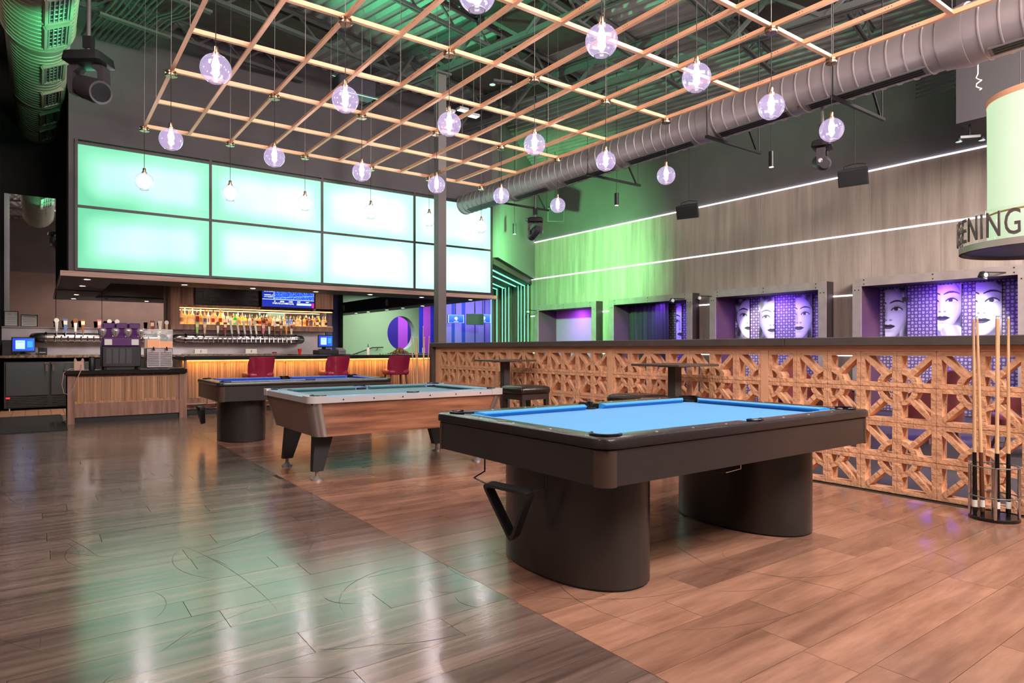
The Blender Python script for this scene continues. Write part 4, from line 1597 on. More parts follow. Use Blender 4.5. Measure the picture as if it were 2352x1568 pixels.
def bottle(kind, h, r, capc, lab, cone):
    g0 = T('bottle', 'x', 'bottle', (0, 0, 0), group='bottles on the lit back shelf')
    hs = h * .60
    pr = [(0, 0), (r, 0), (r, hs * .96), (r * .9, hs * 1.05), (r * .35, hs * 1.2), (r * .3, h * .9), (0, h * .9)]
    n = 12
    if kind % 3 == 1:
        n = 4
        pr = [(0, 0), (r * 1.25, 0), (r * 1.25, hs * .98), (r * .5, hs * 1.08), (r * .36, h * .9), (0, h * .9)]
    gl = G().lathe(pr, n, caps=False)
    if n == 4:
        gl.xf(Matrix.Rotation(PI / 4, 4, 'Z'))
    gl.obj('glass', None, g0, smooth=50 if n > 4 else None)
    k = 1.02 if n > 4 else .92
    G().lathe([(r * k, hs * .25), (r * k, hs * .7)], 16, caps=False).obj('paper_label', None, g0, smooth=50)
    if cone:
        G().lathe([(r * .6, h * .82), (r * .1, h * 1.06), (0, h * 1.06)], 12).obj('cap', None, g0)
    else:
        G().lathe([(r * .36, h * .84), (r * .36, h * 1.0), (0, h * 1.0)], 12).obj('cap', None, g0)
    return g0


rb = random.Random(11)
spec = []
x = 2.63
kinds = [3, 2, 2, 3, 4, 0, 0, 1, 3, 0, 8, 9, 1, 1, 5, 2, 8, 8, 1, 6, 3, 0, 6, 6, 0, 1, 9, 3, 0, 7, 7, 6, 0, 1, 2, 4, 6, 0, 6, 8, 3, 2]
protos = {}
for i, kd in enumerate(kinds):
    f = i / (len(kinds) - 1)
    xx = 2.64 + (6.02 - 2.64) * f + rb.uniform(-.008, .008)
    h = (.335 if i < 13 else .265) + rb.uniform(-.02, .025)
    cone = (i > 13 and rb.random() < .55) or i == 2
    key = (kd % 3, cone)
    if key not in protos:
        protos[key] = bottle(kd, .28, .042, 0, 0, cone)
        p_ = protos[key]
    else:
        p_ = copy_tree(protos[key])
    p_.location = (xx, 16.40 + (.06 if i % 2 else -.03), 1.797)
    p_.scale = (rb.uniform(.85, 1.1), rb.uniform(.9, 1.05), h / .28)
    cap = 'white' if cone else CAPS[rb.randrange(len(CAPS))][0]
    lab = rb.choice(['cream', 'black', 'blue', 'red', 'tan', 'cream'])
    for ch in p_.children:
        nm_ = ch.name.split('.')[0]
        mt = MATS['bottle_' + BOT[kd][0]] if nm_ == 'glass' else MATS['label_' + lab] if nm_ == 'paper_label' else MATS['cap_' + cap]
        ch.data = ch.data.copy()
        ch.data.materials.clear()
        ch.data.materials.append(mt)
    p_['label'] = '%s liquor bottle with %s cap, %s from the left on the lit shelf' % (BOT[kd][0], cap, ORD[i])


def tv(name, label, loc, wd, ht, fn, rz=0, res=(90, 60), es=1.0, tilt=0, hang=0):
    t = T(name, label, 'screen', loc, rz)
    t.rotation_euler = (tilt, 0, rz)
    G().bbox(-wd / 2, wd / 2, 0, .05, 0, ht, .006).obj('casing', MATS['black_plastic'], t)
    if hang:
        G().cyl((0, .07, ht * .5), (0, .07, hang - loc[2]), .02, n=10).bx(-.1, .1, .05, .08, ht * .3, ht * .7).obj('ceiling_mount', MATS['black'], t)
    if fn is None:
        G().bx(-wd / 2 + .015, wd / 2 - .015, -.002, .002, .015, ht - .015).obj('screen', M('screen_off', (20, 20, 22), .45), t)
    else:
        o = painted('screen', wd - .03, ht - .03, res[0], res[1], fn, M('screen_glow_%s' % es, attr='emit', es=es, rough=.2), t)
        o.location = (0, -.003, .015)
    return t


def sports(u, v):
    n = np.zeros(u.shape + (3,))
    n[...] = (.08, .16, .62)
    fld = (u > .22) & (v > .42)
    rs = np.random.RandomState(2)
    n[fld] = (.10, .28, .80)
    nz = rs.rand(*u.shape)
    n[fld & (nz > .8)] = (.45, .62, 1)
    n[(abs((v - .55) - .25 * (u - .55)) < .012) & fld] = (.6, .75, 1)
    for v0 in (.9, .82, .62, .53):
        n[(u < .2) & (u > .03) & (abs(v - v0) < .022) & (nz > .35)] = (.9, .95, 1)
    n[(abs(v - .40) < .012) | ((abs(u - .215) < .006) & (v > .42))] = (.75, .85, 1)
    n[(abs(v - .30) < .03) & (u > .22) & (np.sin(u * 38) > .2) & (nz > .3)] = (.95, .97, 1)
    n[(v > .14) & (v < .24) & (u > .18) & (u < .62)] = (.04, .07, .3)
    for v0 in (.21, .165):
        n[(abs(v - v0) < .016) & (u > .19) & (u < .6) & (nz > .3)] = (.9, .92, 1)
    n[(v > .12) & (v < .24) & (u > .66) & (u < .95)] = (.75, .82, .98)
    n[(u > .96) & (v < .25)] = (.8, .1, .6)
    n[(u > .12) & (u < .2) & (v > .95)] = (.85, .1, .6)
    return n


tv('television', 'dark switched-off wide screen above the bottle shelf', (3.62, 16.285, 2.25), 1.44, .45, None)
tv('television', 'lit blue sports broadcast screen beside the dark screen above the bottles', (4.98, 16.13, 2.235), 1.29, .48, sports, es=1.1)


# ------------------------------------------------------------------ beer towers
def tower(label, x0, x1, z, y, spouts):
    t = T('beer_tower', label, 'beer tower', ((x0 + x1) / 2, y, z), group='horizontal beer towers')
    L_ = (x1 - x0) / 2
    r = .102
    pts = [(-L_ + .16, 0, 0), (L_ - .16, 0, 0)]
    G().cyl(pts[0], pts[1], r, n=24).obj('pipe', MATS['stainless'], t, smooth=50)
    for s_ in (-1, 1):
        e = [(s_ * (L_ - .16), 0, 0)] + [(s_ * (L_ - .16 + .16 * math.sin(R(a))), .16 - .16 * math.cos(R(a)), 0) for a in range(15, 91, 15)] + [(s_ * L_, .40, 0)]
        G().tube(e, r, 20).obj('elbow', MATS['stainless'], t, smooth=60)
        G().cyl((s_ * (L_ - .19), 0, 0), (s_ * (L_ - .155), 0, 0), r + .018, n=24).obj('flange', MATS['chrome'], t, smooth=40)
    for k in range(spouts):
        xx = -L_ + .32 + (2 * L_ - .64) * k / (spouts - 1)
        f_ = G().cyl((xx, -r + .01, .01), (xx, -r - .05, .0), .014, n=8).cyl((xx, -r - .045, .035), (xx, -r - .06, -.07), .011, n=8).obj('faucet', MATS['chrome'], t, smooth=40)
        G().cyl((xx, -r - .062, -.07), (xx, -r - .062, -.08), .012, n=8).obj('spout_cap', MATS['cap_silver'], f_)
    return t


tower('short left horizontal chrome beer tower behind the slush machine', -.05, 2.27, 1.455, 16.28, 16)
tower('long right horizontal chrome beer tower below the bottle shelf', 2.52, 5.36, 1.455, 16.28, 22)
HC = [('green topped', (150, 200, 100)), ('tan', (214, 176, 140)), ('white', (238, 232, 228)), ('red', (150, 44, 36)), ('silver', (208, 206, 208)), ('pink', (226, 120, 150)), ('brown', (140, 84, 50)),
      ('orange', (226, 150, 70)), ('blue', (90, 120, 190)), ('cream', (240, 224, 196))]
for nme, c in HC:
    M('handle_' + nme, c, .35)


def tap(label, x, z, kind, ci):
    t = T('tap_handle', label, 'tap handle', (x, 16.15, z + .03), group='beer tap handles')
    t.scale = (1.2, 1, 1.3)
    G().cyl((0, 0, -.03), (0, 0, .05), .009, n=8).obj('ferrule', MATS['chrome'], t)
    m_ = MATS['handle_' + HC[ci][0]]
    if kind == 0:
        G().lathe([(.014, .04), (.02, .1), (.026, .17), (.02, .19), (0, .19)], 10, sy=.6).obj('grip', m_, t, smooth=50)
        G().cyl((0, .014, .215), (0, -.014, .215), .036, n=16).obj('badge', MATS['handle_white' if ci != 2 else 'handle_brown'], t, smooth=40)
    elif kind == 1:
        G().loops([[(-.014, -.012, .04), (.014, -.012, .04), (.014, .012, .04), (-.014, .012, .04)], [(-.034, -.014, .24), (.034, -.014, .24), (.034, .014, .24), (-.034, .014, .24)]]).obj('grip', m_, t)
        G().bx(-.026, .026, -.017, -.012, .15, .21).obj('badge', MATS['handle_cream' if ci != 9 else 'handle_red'], t)
    else:
        G().loops([[(-.016 - .0, -.012, .04), (.016, -.012, .04), (.016, .012, .04), (-.016, .012, .04)], [(-.05, -.014, .25), (-.012, -.014, .25), (-.012, .014, .25), (-.05, .014, .25)]]).obj('grip', m_, t)
        G().cyl((-.032, .016, .25), (-.032, -.018, .25), .03, n=14).obj('badge', MATS['handle_silver'], t, smooth=40)
    return t


LH = [(.30, 0, 4), (.45, 1, 8), (.62, 0, 2), (.75, 1, 6), (1.04, 1, 5), (1.22, 0, 9), (1.36, 0, 7), (2.02, 1, 3), (2.17, 1, 2), (2.30, 0, 1)]
for i, (x, k, c) in enumerate(LH):
    tap('%s beer tap handle, %s from the left on the short left tower' % (HC[c][0], ORD[i]), x, 1.50, k, c)
RHD = [(3.06, 1, 0), (3.22, 1, 1), (3.52, 0, 2), (3.72, 1, 3), (3.90, 2, 4), (4.06, 2, 4), (4.21, 2, 4), (4.36, 2, 4), (4.47, 2, 2), (4.60, 1, 5), (4.74, 0, 2), (4.86, 0, 6), (5.0 - .0, 1, 6), (5.10, 0, 7), (5.2, 1, 9)]
xs_ = [2.92, 3.08, 3.36, 3.52, 3.67, 3.82, 3.96, 4.10, 4.22, 4.38, 4.52, 4.65, 4.80, 4.93, 5.05]
for i, (_, k, c) in enumerate(RHD):
    tap('%s beer tap handle, %s from the left on the long right tower' % (HC[c][0], ORD[i]), xs_[i], 1.50, k, c)

# ------------------------------------------------------------------ main bar
t = T('bar_counter', 'long wood fronted bar with glowing amber slat panels', 'bar', (4.8, 13.3, 0))
x0, x1 = -2.62, 4.2
G().bx(x0, x1, 0, .62, .10, 1.02).obj('carcass', MATS['bar_wood'], t)
G().bx(x0, x1, .04, .6, 0, .10).obj('kickboard', MATS['black'], t)
G().bx(x0, x1, -.02, 0, .10, .30).obj('base_rail', MATS['bar_wood'], t)
rs = random.Random(4)
px = x0 + .02
pn = 0
while px < x1 - .1:
    pe = min(px + 1.36, x1)
    pan = G().bx(px + .01, pe - .01, -.012, 0, .30, .97).obj('slat_panel', MATS['bar_slat'], t)
    q = px + .02
    SM = G().bx(0, 1, -.022, -.012, .305, .965)
    while q < pe - .04:
        wd_ = rs.choice((.018, .026, .04, .06))
        o = G().bx(q, q + wd_ - .008, -.012 - rs.choice((.006, .012, .018)), -.012, .305, .965).obj('slat', MATS['bar_slat'], pan)
        q += wd_
    px = pe
G().bx(x0, x1, -.028, 0, .97, 1.0).obj('upper_rail', MATS['bar_wood'], t)
G().bx(x0, x1, -.05, -.04, 1.005, 1.015).obj('light_strip', MATS['led_amber'], t)
light('AREA', 'bar_lamp', (4.8, 13.18, 1.01), (1, .56, .18), 26, size=6.6, sy=.06, aim=(4.8, 13.26, .5))
for k in range(6):
    G().tube([(x0 + .7 + k * 1.15, -.03, .955), (x0 + .7 + k * 1.15, -.06, .94), (x0 + .7 + k * 1.15, -.07, .955)], .005, 6).obj('bag_hook', MATS['black'], t)
for k in range(5):
    G().bx(x0 + .4 + k * 1.5, x0 + .43 + k * 1.5, -.16, 0, .19, .22).obj('rail_bracket', MATS['steel_dark'], t)
G().cyl((x0, -.16, .205), (x1, -.16, .205), .025, n=12).obj('foot_rail', M('rail_bronze', (120, 96, 88), .35, .6), t, smooth=50)
tag(G().bbox(2.14, 9.0, 12.98, 14.0, 1.02, 1.095, .008).obj('bar_worktop', MATS['black_stone']), 'long black polished stone top of the main bar', 'worktop')
G2 = T('end_panel', 'black stone waterfall end panel at the left of the main bar', 'panel', (2.15, 13.3, 0))
G().bx(-.0, .03, -.3, .62, .0, 1.02).obj('slab', MATS['bar_wood'], G2)

# low service counter in front
t = T('service_counter', 'low wood service counter with grooved panel holding the drink machines', 'counter', (1.28, 12.76, 0))
G().bx(-.90, .86, .03, .62, .10, .80).obj('carcass', MATS['bar_wood'], t)
G().bx(-.86, .82, .05, .6, 0, .10).obj('kickboard', MATS['black'], t)
G().bx(-.90, -.80, -.0, .62, .0, .80).obj('corner_post', MATS['bar_wood'], t)
G().bx(.74, .86, -.0, .62, .0, .80).obj('corner_post', MATS['bar_wood'], t)
pan = G().bx(-.80, .68, .015, .03, .33, .76).obj('slat_panel', MATS['bar_slat'], t)
q = -.79
while q < .65:
    wd_ = rs.choice((.016, .024, .036, .05))
    G().bx(q, q + wd_ - .008, .015 - rs.choice((.004, .009, .014)), .015, .335 + rs.random() * .05, .755).obj('slat', MATS['bar_slat'], pan)
    q += wd_
G().bx(-.80, .74, .01, .03, .10, .33).obj('base_rail', MATS['bar_wood'], t)
tag(G().bbox(.34, 2.135, 12.68, 13.42, .805, .875, .008).obj('counter_top', MATS['black_stone']), 'black stone top of the low service counter', 'worktop')

# slush machine
t = T('slush_machine', 'purple and black frozen drink machine with three hoppers', 'drink machine', (1.17, 13.05, .875))
M('purple', (88, 22, 104), .35, coat=.3)
M('hopper', (196, 186, 190), .12, .5)
for sx in (-.25, .25):
    for sy in (.06, .4):
        G().cyl((sx, sy, 0), (sx, sy, .04), .02, n=10).obj('foot', MATS['black'], t)
G().bbox(-.29, .29, 0, .46, .04, .40, .012).obj('base', MATS['black_plastic'], t)
for k in range(4):
    G().bx(-.235 + k * .1, -.155 + k * .1, -.006, 0, .10, .36).obj('vent_panel', M('vent_grey', (70, 66, 70), .4), t)
G().bbox(-.28, .28, .02, .44, .40, .56, .012).obj('middle_body', MATS['purple'], t)
for s_ in (-1, 1):
    G().bx(s_ * .2 - .055, s_ * .2 + .055, .012, .02, .42, .52).obj('sticker', MATS['white_paper'], t)
for k in range(3):
    xx = -.19 + k * .19
    G().loops([[(xx + a * .05, .06 + b * .3, .56) for a, b in ((-1, 0), (1, 0), (1, 1), (-1, 1))], [(xx + a * .09, .04 + b * .36, .70) for a, b in ((-1, 0), (1, 0), (1, 1), (-1, 1))]]).obj('neck', MATS['purple'], t)
    G().bbox(xx - .088, xx + .088, .02, .44, .70, .80, .012).obj('lid', MATS['purple'], t)
for k in range(4):
    xx = -.285 + k * .19
    pr = []
    G().lathe([(.012, .54), (.03, .57), (.058, .62), (.068, .68), (.05, .71), (0, .715)], 14, (xx, .05, 0), sy=.8).obj('dispenser', MATS['hopper'], t, smooth=60)
    G().cyl((xx, -.005, .55), (xx, -.012, .66), .008, n=8).obj('tap_lever', MATS['chrome'], t)
# juice dispenser
t = T('juice_dispenser', 'two-bowl juice dispenser with orange juice and steel base', 'drink machine', (1.76, 13.05, .875))
M('juice', (226, 140, 70), .3, emit=(226, 140, 70), es=.12)  # juice is brightened by a faint glow added to its colour
M('juice_foam', (240, 196, 160), .5)
G().bbox(-.21, .21, .08, .44, .02, .37, .01).obj('base', MATS['stainless'], t)
G().bbox(-.20, .20, -.06, .08, .0, .03, .006).obj('drip_tray', MATS['black_plastic'], t)
for s_ in (-1, 1):
    for k in range(8):
        G().bx(s_ * .1 - .085, s_ * .1 + .085, .072, .08, .05 + k * .032, .066 + k * .032).obj('vent_slat', MATS['chrome'], t)
    b_ = G().bx(s_ * .103 - .098, s_ * .103 + .098, .02, .40, .37, .68).obj('bowl', clear_glass('bowl_plastic', (.96, .93, .90), .06, emit=(1, .95, .9), es=.10), t)  # bowls carry a weak added glow as well
    G().bx(s_ * .103 - .094, s_ * .103 + .094, .024, .396, .373, .52 if s_ < 0 else .49).obj('juice', MATS['juice'], b_)
    G().bbox(s_ * .103 - .1, s_ * .103 + .1, .02, .4, .68, .70, .006).obj('lid', MATS['white_paper'], t)
    G().cyl((s_ * .103, .03, .38), (s_ * .103, -.03, .33), .014, n=8).obj('tap', MATS['black'], t)
# small things on the service counter
t = T('strap_bag', 'small pinkish leather bag with a long strap hanging over the counter edge', 'bag', (.54, 12.80, .875))
M('bag_leather', (190, 150, 136), .5)
G().loops([[(-.07, -.03, 0), (.07, -.03, 0), (.07, .05, 0), (-.07, .05, 0)], [(-.065, -.0, .15), (.065, -.0, .15), (.065, .03, .15), (-.065, .03, .15)]]).obj('body', MATS['bag_leather'], t)
for s_ in (-1, 1):
    G().prism([(s_ * .07, .15), (s_ * .01, .12), (s_ * .045, .20), (s_ * .065, .19)], -.002, .03, 'y').obj('flap', MATS['bag_leather'], t)
pts = [(-.06, 0, .03), (-.12, -.06, .03), (-.21, -.135, -.03), (-.235, -.14, -.22), (-.21, -.14, -.36), (-.15, -.14, -.385), (-.09, -.14, -.30), (-.02, -.14, -.1), (.02, -.135, .0), (.03, -.05, .06), (.03, 0, .10)]
G().tube(pts, .006, 6).obj('strap', MATS['bag_leather'], t, smooth=60)
t = T('tumbler', 'tall black tumbler beside the purple slush machine', 'tumbler', (.72, 12.87, .875))
G().lathe([(0, 0), (.036, 0), (.042, .02), (.044, .2), (.04, .205), (.0, .205)], 18, caps=False).obj('body', MATS['black_plastic'], t, smooth=40)
G().lathe([(.04, .205), (.04, .225), (0, .23)], 18).obj('lid', MATS['black'], t, smooth=40)
tag(G().bbox(1.86, 2.1, 12.78, 12.98, .876, .89, .004).obj('tray', MATS['black_plastic']), 'flat black tray in front of the juice dispenser', 'tray')


# ------------------------------------------------------------------ counter-top electronics
def desk(u, v):
    n = np.zeros(u.shape + (3,))
    n[...] = np.stack([.05 + .1 * u, .22 + .2 * u, .85 + 0 * u], -1)
    n[(u > .13) & (u < .57) & (v > .15) & (v < .85)] = (.72, .86, .95)
    n[(u > .2) & (u < .5) & (abs(v - .7) < .02)] = (.5, .65, .8)
    n[(u > .66) & (u < .92) & (v > .3) & (v < .8)] = (.25, .62, .95)
    n[v < .06] = (.1, .3, .7)
    return n


def pos(label, loc, rz):
    t = T('pos_terminal', label, 'monitor', loc, rz, 'point of sale terminals')
    G().bbox(-.12, .12, -.05, .13, 0, .025, .006).obj('stand_foot', MATS['black_plastic'], t)
    G().bar((0, .08, .02), (0, .03, .2), .08, .03).obj('stand_neck', MATS['black_plastic'], t)
    h = G().bbox(-.19, .19, -.02, .02, .06, .36, .008).obj('casing', MATS['black_plastic'], t)
    o = painted('screen', .35, .25, 60, 44, desk, M('screen_glow_1.0', attr='emit', es=1.0, rough=.2), h)
    o.location = (0, -.0215, .085)
    return t


pos('lit blue sales terminal screen on the granite counter at the left', (-.24, 16.18, 1.10), R(8))
pos('lit blue sales terminal screen right of the long beer tower', (5.56, 15.2, 1.2), R(8))
tag(G().bbox(5.36, 5.80, 15.05, 15.5, 1.10, 1.20, .008).obj('cash_drawer', MATS['black_plastic']), 'black cash drawer under the right sales terminal', 'cash drawer')
tag(G().bx(4.9, 6.1, 14.95, 15.98, .0, 1.10).obj('back_station', MATS['black_stone']), 'dark stone service station carrying the right sales terminal', 'counter')
t = T('receipt_printer', 'black receipt printer beside the left sales terminal', 'printer', (.07, 16.18, 1.10))
G().loops([[(-.075, -.1, 0), (.075, -.1, 0), (.075, .1, 0), (-.075, .1, 0)], [(-.075, -.1, .08), (.075, -.1, .08), (.075, .1, .15), (-.075, .1, .15)]]).obj('body', MATS['black_plastic'], t)
G().bx(-.05, .05, -.103, -.1, .05, .06).obj('paper_slot', MATS['cap_silver'], t)
t = T('receipt_printer', 'grey receipt printer right of the right sales terminal', 'printer', (5.95, 15.2, 1.10))
G().loops([[(-.09, -.1, 0), (.09, -.1, 0), (.09, .1, 0), (-.09, .1, 0)], [(-.09, -.1, .09), (.09, -.1, .09), (.09, .1, .15), (-.09, .1, .15)]]).obj('body', M('printer_grey', (110, 108, 112), .5), t)
G().bx(-.06, .06, -.103, -.1, .05, .062).obj('paper_slot', MATS['black'], t)
t = T('speaker_box', 'small black box speaker at the far left of the granite counter', 'speaker', (-.5, 16.25, 1.10))
G().bbox(-.08, .08, -.08, .1, 0, .30, .008).obj('cabinet', MATS['black_plastic'], t)
G().cyl((0, -.085, .2), (0, -.08, .2), .05, n=16).obj('cone', MATS['black'], t)
t = T('cup', 'red plastic cup on the back counter beside the right terminal', 'cup', (4.98, 15.3, 1.10))
G().lathe([(0, 0), (.032, 0), (.046, .13), (.043, .13), (.03, .006), (0, .006)], 18, caps=False).obj('body', M('red_plastic', (214, 40, 34), .4), t, smooth=40)
t = T('condiment_bowl', 'small red bowl near the right beer tower end', 'bowl', (4.66, 16.2, 1.10))
G().lathe([(0, 0), (.04, 0), (.06, .05), (.055, .05), (.036, .008), (0, .008)], 18, caps=False).obj('body', MATS['red_plastic'], t, smooth=40)
for i, x in enumerate((3.0, 4.1)):
    t = T('glass_washer', 'white rinser box under the %s of the long beer tower' % ('left end' if i == 0 else 'middle'), 'rinser', (x, 16.2, 1.10), group='glass rinsers')
    G().bbox(-.13, .13, -.06, .06, 0, .12, .006).obj('body', MATS['white_paper'], t)
    G().bx(-.006, .006, -.065, -.06, .04, .1).obj('slot', MATS['black'], t)
tag(G().bbox(2.6, 4.9, 16.02, 16.16, 1.101, 1.118, .004).obj('drip_tray', MATS['stainless']), 'long stainless drip tray below the right beer tower', 'drip tray')
tag(G().bbox(.3, 1.6, 16.02, 16.16, 1.101, 1.118, .004).obj('drip_tray', MATS['stainless']), 'short stainless drip tray below the left beer tower', 'drip tray')
# heap of gold beads on the bar end
g = G()
rs2 = random.Random(9)
for k in range(260):
    a, r_ = rs2.random() * 2 * PI, abs(rs2.gauss(0, .13))
    z = max(.012, .15 * math.exp(-(r_ / .11) ** 2) * rs2.uniform(.5, 1) + .012)
    x_, y_ = 6.75 + r_ * 1.6 * math.cos(a), 13.62 + r_ * math.sin(a)
    g.lathe([(0, -.013), (.011, -.006), (.011, .006), (0, .013)], 5, (x_, y_, 1.095 + z), caps=False)
tag(g.obj('bead_heap', M('gold_bead', (196, 156, 96), .25, .8)), 'heap of shiny gold beads lying on the right end of the bar', 'beads', kind='stuff')
t = T('squeeze_bottle', 'clear squeeze bottle standing beside the heap of gold beads', 'bottle', (6.0, 13.7, 1.095))
G().lathe([(0, 0), (.03, 0), (.03, .14), (.012, .17), (.006, .23), (0, .23)], 14, caps=False).obj('body', MATS['bottle_clear'], t, smooth=40)
G().lathe([(.014, .165), (.005, .24), (0, .24)], 12).obj('cap', MATS['black'], t)

# rubber mat
t = T('floor_mat', 'black rubber mat on the floor before the cooler', 'mat', (-.02, 13.25, 0))
G().bbox(-.55, .36, -1.45, 1.4, .0, .014, .005).obj('pad', MATS['rubber'], t)
G().bx(-.57, .38, -1.47, 1.42, .0, .005).obj('edge', MATS['black'], t)

# ------------------------------------------------------------------ bar chairs
M('maroon', (150, 24, 62), .4, coat=.2, bump=(20, .06))
M('maroon_back', (150, 92, 86), .45)
M('chair_leg', (110, 68, 52), .4)


def bar_chair(label, loc, rz):
    t = T('bar_chair', label, 'bar chair', loc, rz, 'maroon bar chairs')
    L = []
    for z, k in ((.68, -.01), (.70, .005), (.76, .012), (.79, -.01), (.80, -.05)):
        L.append([(x, y + .03, z) for x, y in rrect(.225 + k, .225 + k, .06, 4)])
    G().loops(L).obj('seat', MATS['maroon'], t, smooth=60)
    # wing back: curved shell
    def sec(z, w_, y, d, th):
        o = []
        n = 9
        for i in range(n):
            s_ = -1 + 2 * i / (n - 1)
            o.append((s_ * w_, y + d * (s_ * s_), z))
        for i in range(n - 1, -1, -1):
            s_ = -1 + 2 * i / (n - 1)
            o.append((s_ * (w_ - th * .3), y + th + d * (s_ * s_) * .9, z))
        return o
    G().loops([sec(.69, .225, -.22, .10, .06), sec(.80, .235, -.23, .11, .06), sec(.95, .245, -.265, .10, .055), sec(1.06, .235, -.30, .07, .05), sec(1.08, .225, -.30, .06, .03)]).obj('backrest', MATS['maroon'], t, smooth=50)
    for sx in (-1, 1):
        for sy in (-1, 1):
            G().cyl((sx * .17, sy * .16 + .02, .69), (sx * .22, sy * .21 + .02, 0), .022, .014, n=10).obj('leg', MATS['chair_leg'], t, smooth=50)
        G().cyl((sx * .205, -.17, .26), (sx * .205, .21, .26), .012, n=8).obj('stretcher', MATS['chair_leg'], t)
    G().cyl((-.205, .215, .24), (.205, .215, .24), .013, n=8).obj('footrest', MATS['brass'], t, smooth=50)
    return t


for i, (x, y) in enumerate(((3.33, 12.62), (4.80, 12.62), (6.16, 12.62))):
    bar_chair('maroon upholstered bar chair, %s from the left along the bar' % ORD[i], (x, y, 0), R((4, 3, -6)[i]))

# ------------------------------------------------------------------ hall beyond the bar
t = T('handrail', 'black sloping wall handrail on the sage green wall', 'handrail', (9.9, 23.9, 0))
G().tube([(-.35, 0, .92), (.0, -.02, 1.02), (.75, -.02, 1.27), (1.2, -.02, 1.28)], .022, 8).obj('rail', MATS['black'], t, smooth=50)
for x, z in ((.1, 1.04), (.95, 1.27)):
    G().tube([(x, -.02, z), (x, -.03, z - .08), (x, .1, z - .1)], .012, 6).obj('rail_bracket', MATS['black'], t, smooth=50)
t = T('trash_can', 'dark blue swing-top waste bin in the hall before the round opening', 'waste bin', (9.75, 19.6, 0))
G().bbox(-.26, .26, -.2, .2, 0, .95, .02).obj('body', M('bin_blue', (40, 44, 70), .5), t)
G().loops([[(-.26, -.2, .95), (.26, -.2, .95), (.26, .2, .95), (-.26, .2, .95)], [(-.2, -.1, 1.14), (.2, -.1, 1.14), (.2, .16, 1.14), (-.2, .16, 1.14)]]).obj('lid', MATS['bin_blue'], t)
G().bx(-.09, .09, -.206, -.2, .72, .86).obj('sticker', M('bin_print', (150, 150, 170), .6), t)
for i, (x, y, wd) in enumerate(((11.2, 21.0, 'in the hall beside the column'), (13.0, 25.6, 'in the purple room behind the round opening'))):
    t = T('high_table', 'dark square high table ' + wd, 'table', (x, y, 0), group='hall high tables')
    G().bbox(-.35, .35, -.35, .35, 1.03, 1.07, .006).obj('table_top', MATS['stripe_navy'], t)
    G().bx(-.05, .05, -.05, .05, .03, 1.03).obj('post', MATS['black'], t)
    G().bx(-.25, .25, -.25, .25, 0, .03).obj('base', MATS['black'], t)
    t = T('table_sign', 'small white upright card ' + ('on the hall table beside the column' if i == 0 else 'on the table behind the round opening'), 'sign', (x + .1, y - .1, 1.07), group='table cards')
    G().bbox(-.055, .055, -.01, .01, 0, .19, .005).obj('card', M('card_lit', (226, 200, 240), .5), t)
    G().bx(-.03, .03, -.0115, -.01, .06, .13).obj('emblem', MATS['stripe_purple'], t)
for i, (x, z) in enumerate(((8.70, 2.66), (8.70, 2.72))):
    pass
for i, y in enumerate((18.5, 22.0)):
    t = T('wall_sensor', 'small white half-dome fixture on the side of the hall ceiling strip, %s' % ('nearer' if i == 0 else 'farther'), 'fixture', (8.72, y, 2.66), group='half-dome fixtures')
    G().lathe([(0, -.09), (.05, -.08), (.085, -.04), (.095, 0), (.085, .04), (.05, .08), (0, .09)], 16, sx=.4, caps=False).obj('dome', MATS['white_paper'], t, smooth=60)
    G().bx(-.005, .0, -.1, .1, -.1, .1).obj('plate', MATS['cap_silver'], t)


def logo(u, v):
    n = np.zeros(u.shape + (3,))
    n[...] = np.stack([.10 + .2 * v, .28 + .25 * v, .92 + 0 * v], -1)
    d = np.sqrt(((u - .5) / .62) ** 2 + (v - .56) ** 2)
    n[(d < .17) & ~((d < .06))] = (.97, .93, .95)
    n[(abs(u - .52) < .03) & (v > .3) & (v < .55)] = (.97, .93, .95)
    n[(abs(v - .17) < .025) & (abs(u - .5) < .14)] = (.85, .9, 1)
    n[(u < .03) | (u > .97) | (v < .04) | (v > .96)] = (.75, .85, 1)
    return n


tv('television', 'lit blue logo screen hanging left of the black screen in the hall', (12.92, 21.3, 2.20), .66, .34, logo, R(-14), (60, 36), 1.2, hang=3.46)
tv('television', 'black switched-off screen hanging between the two blue screens', (13.33, 20.6, 2.13), .66, .42, None, R(-25), hang=3.46)
tv('television', 'lit blue logo screen hanging right of the black screen in the hall', (14.2, 21.3, 2.24), .74, .36, logo, R(8), (60, 36), 1.2, hang=3.46)
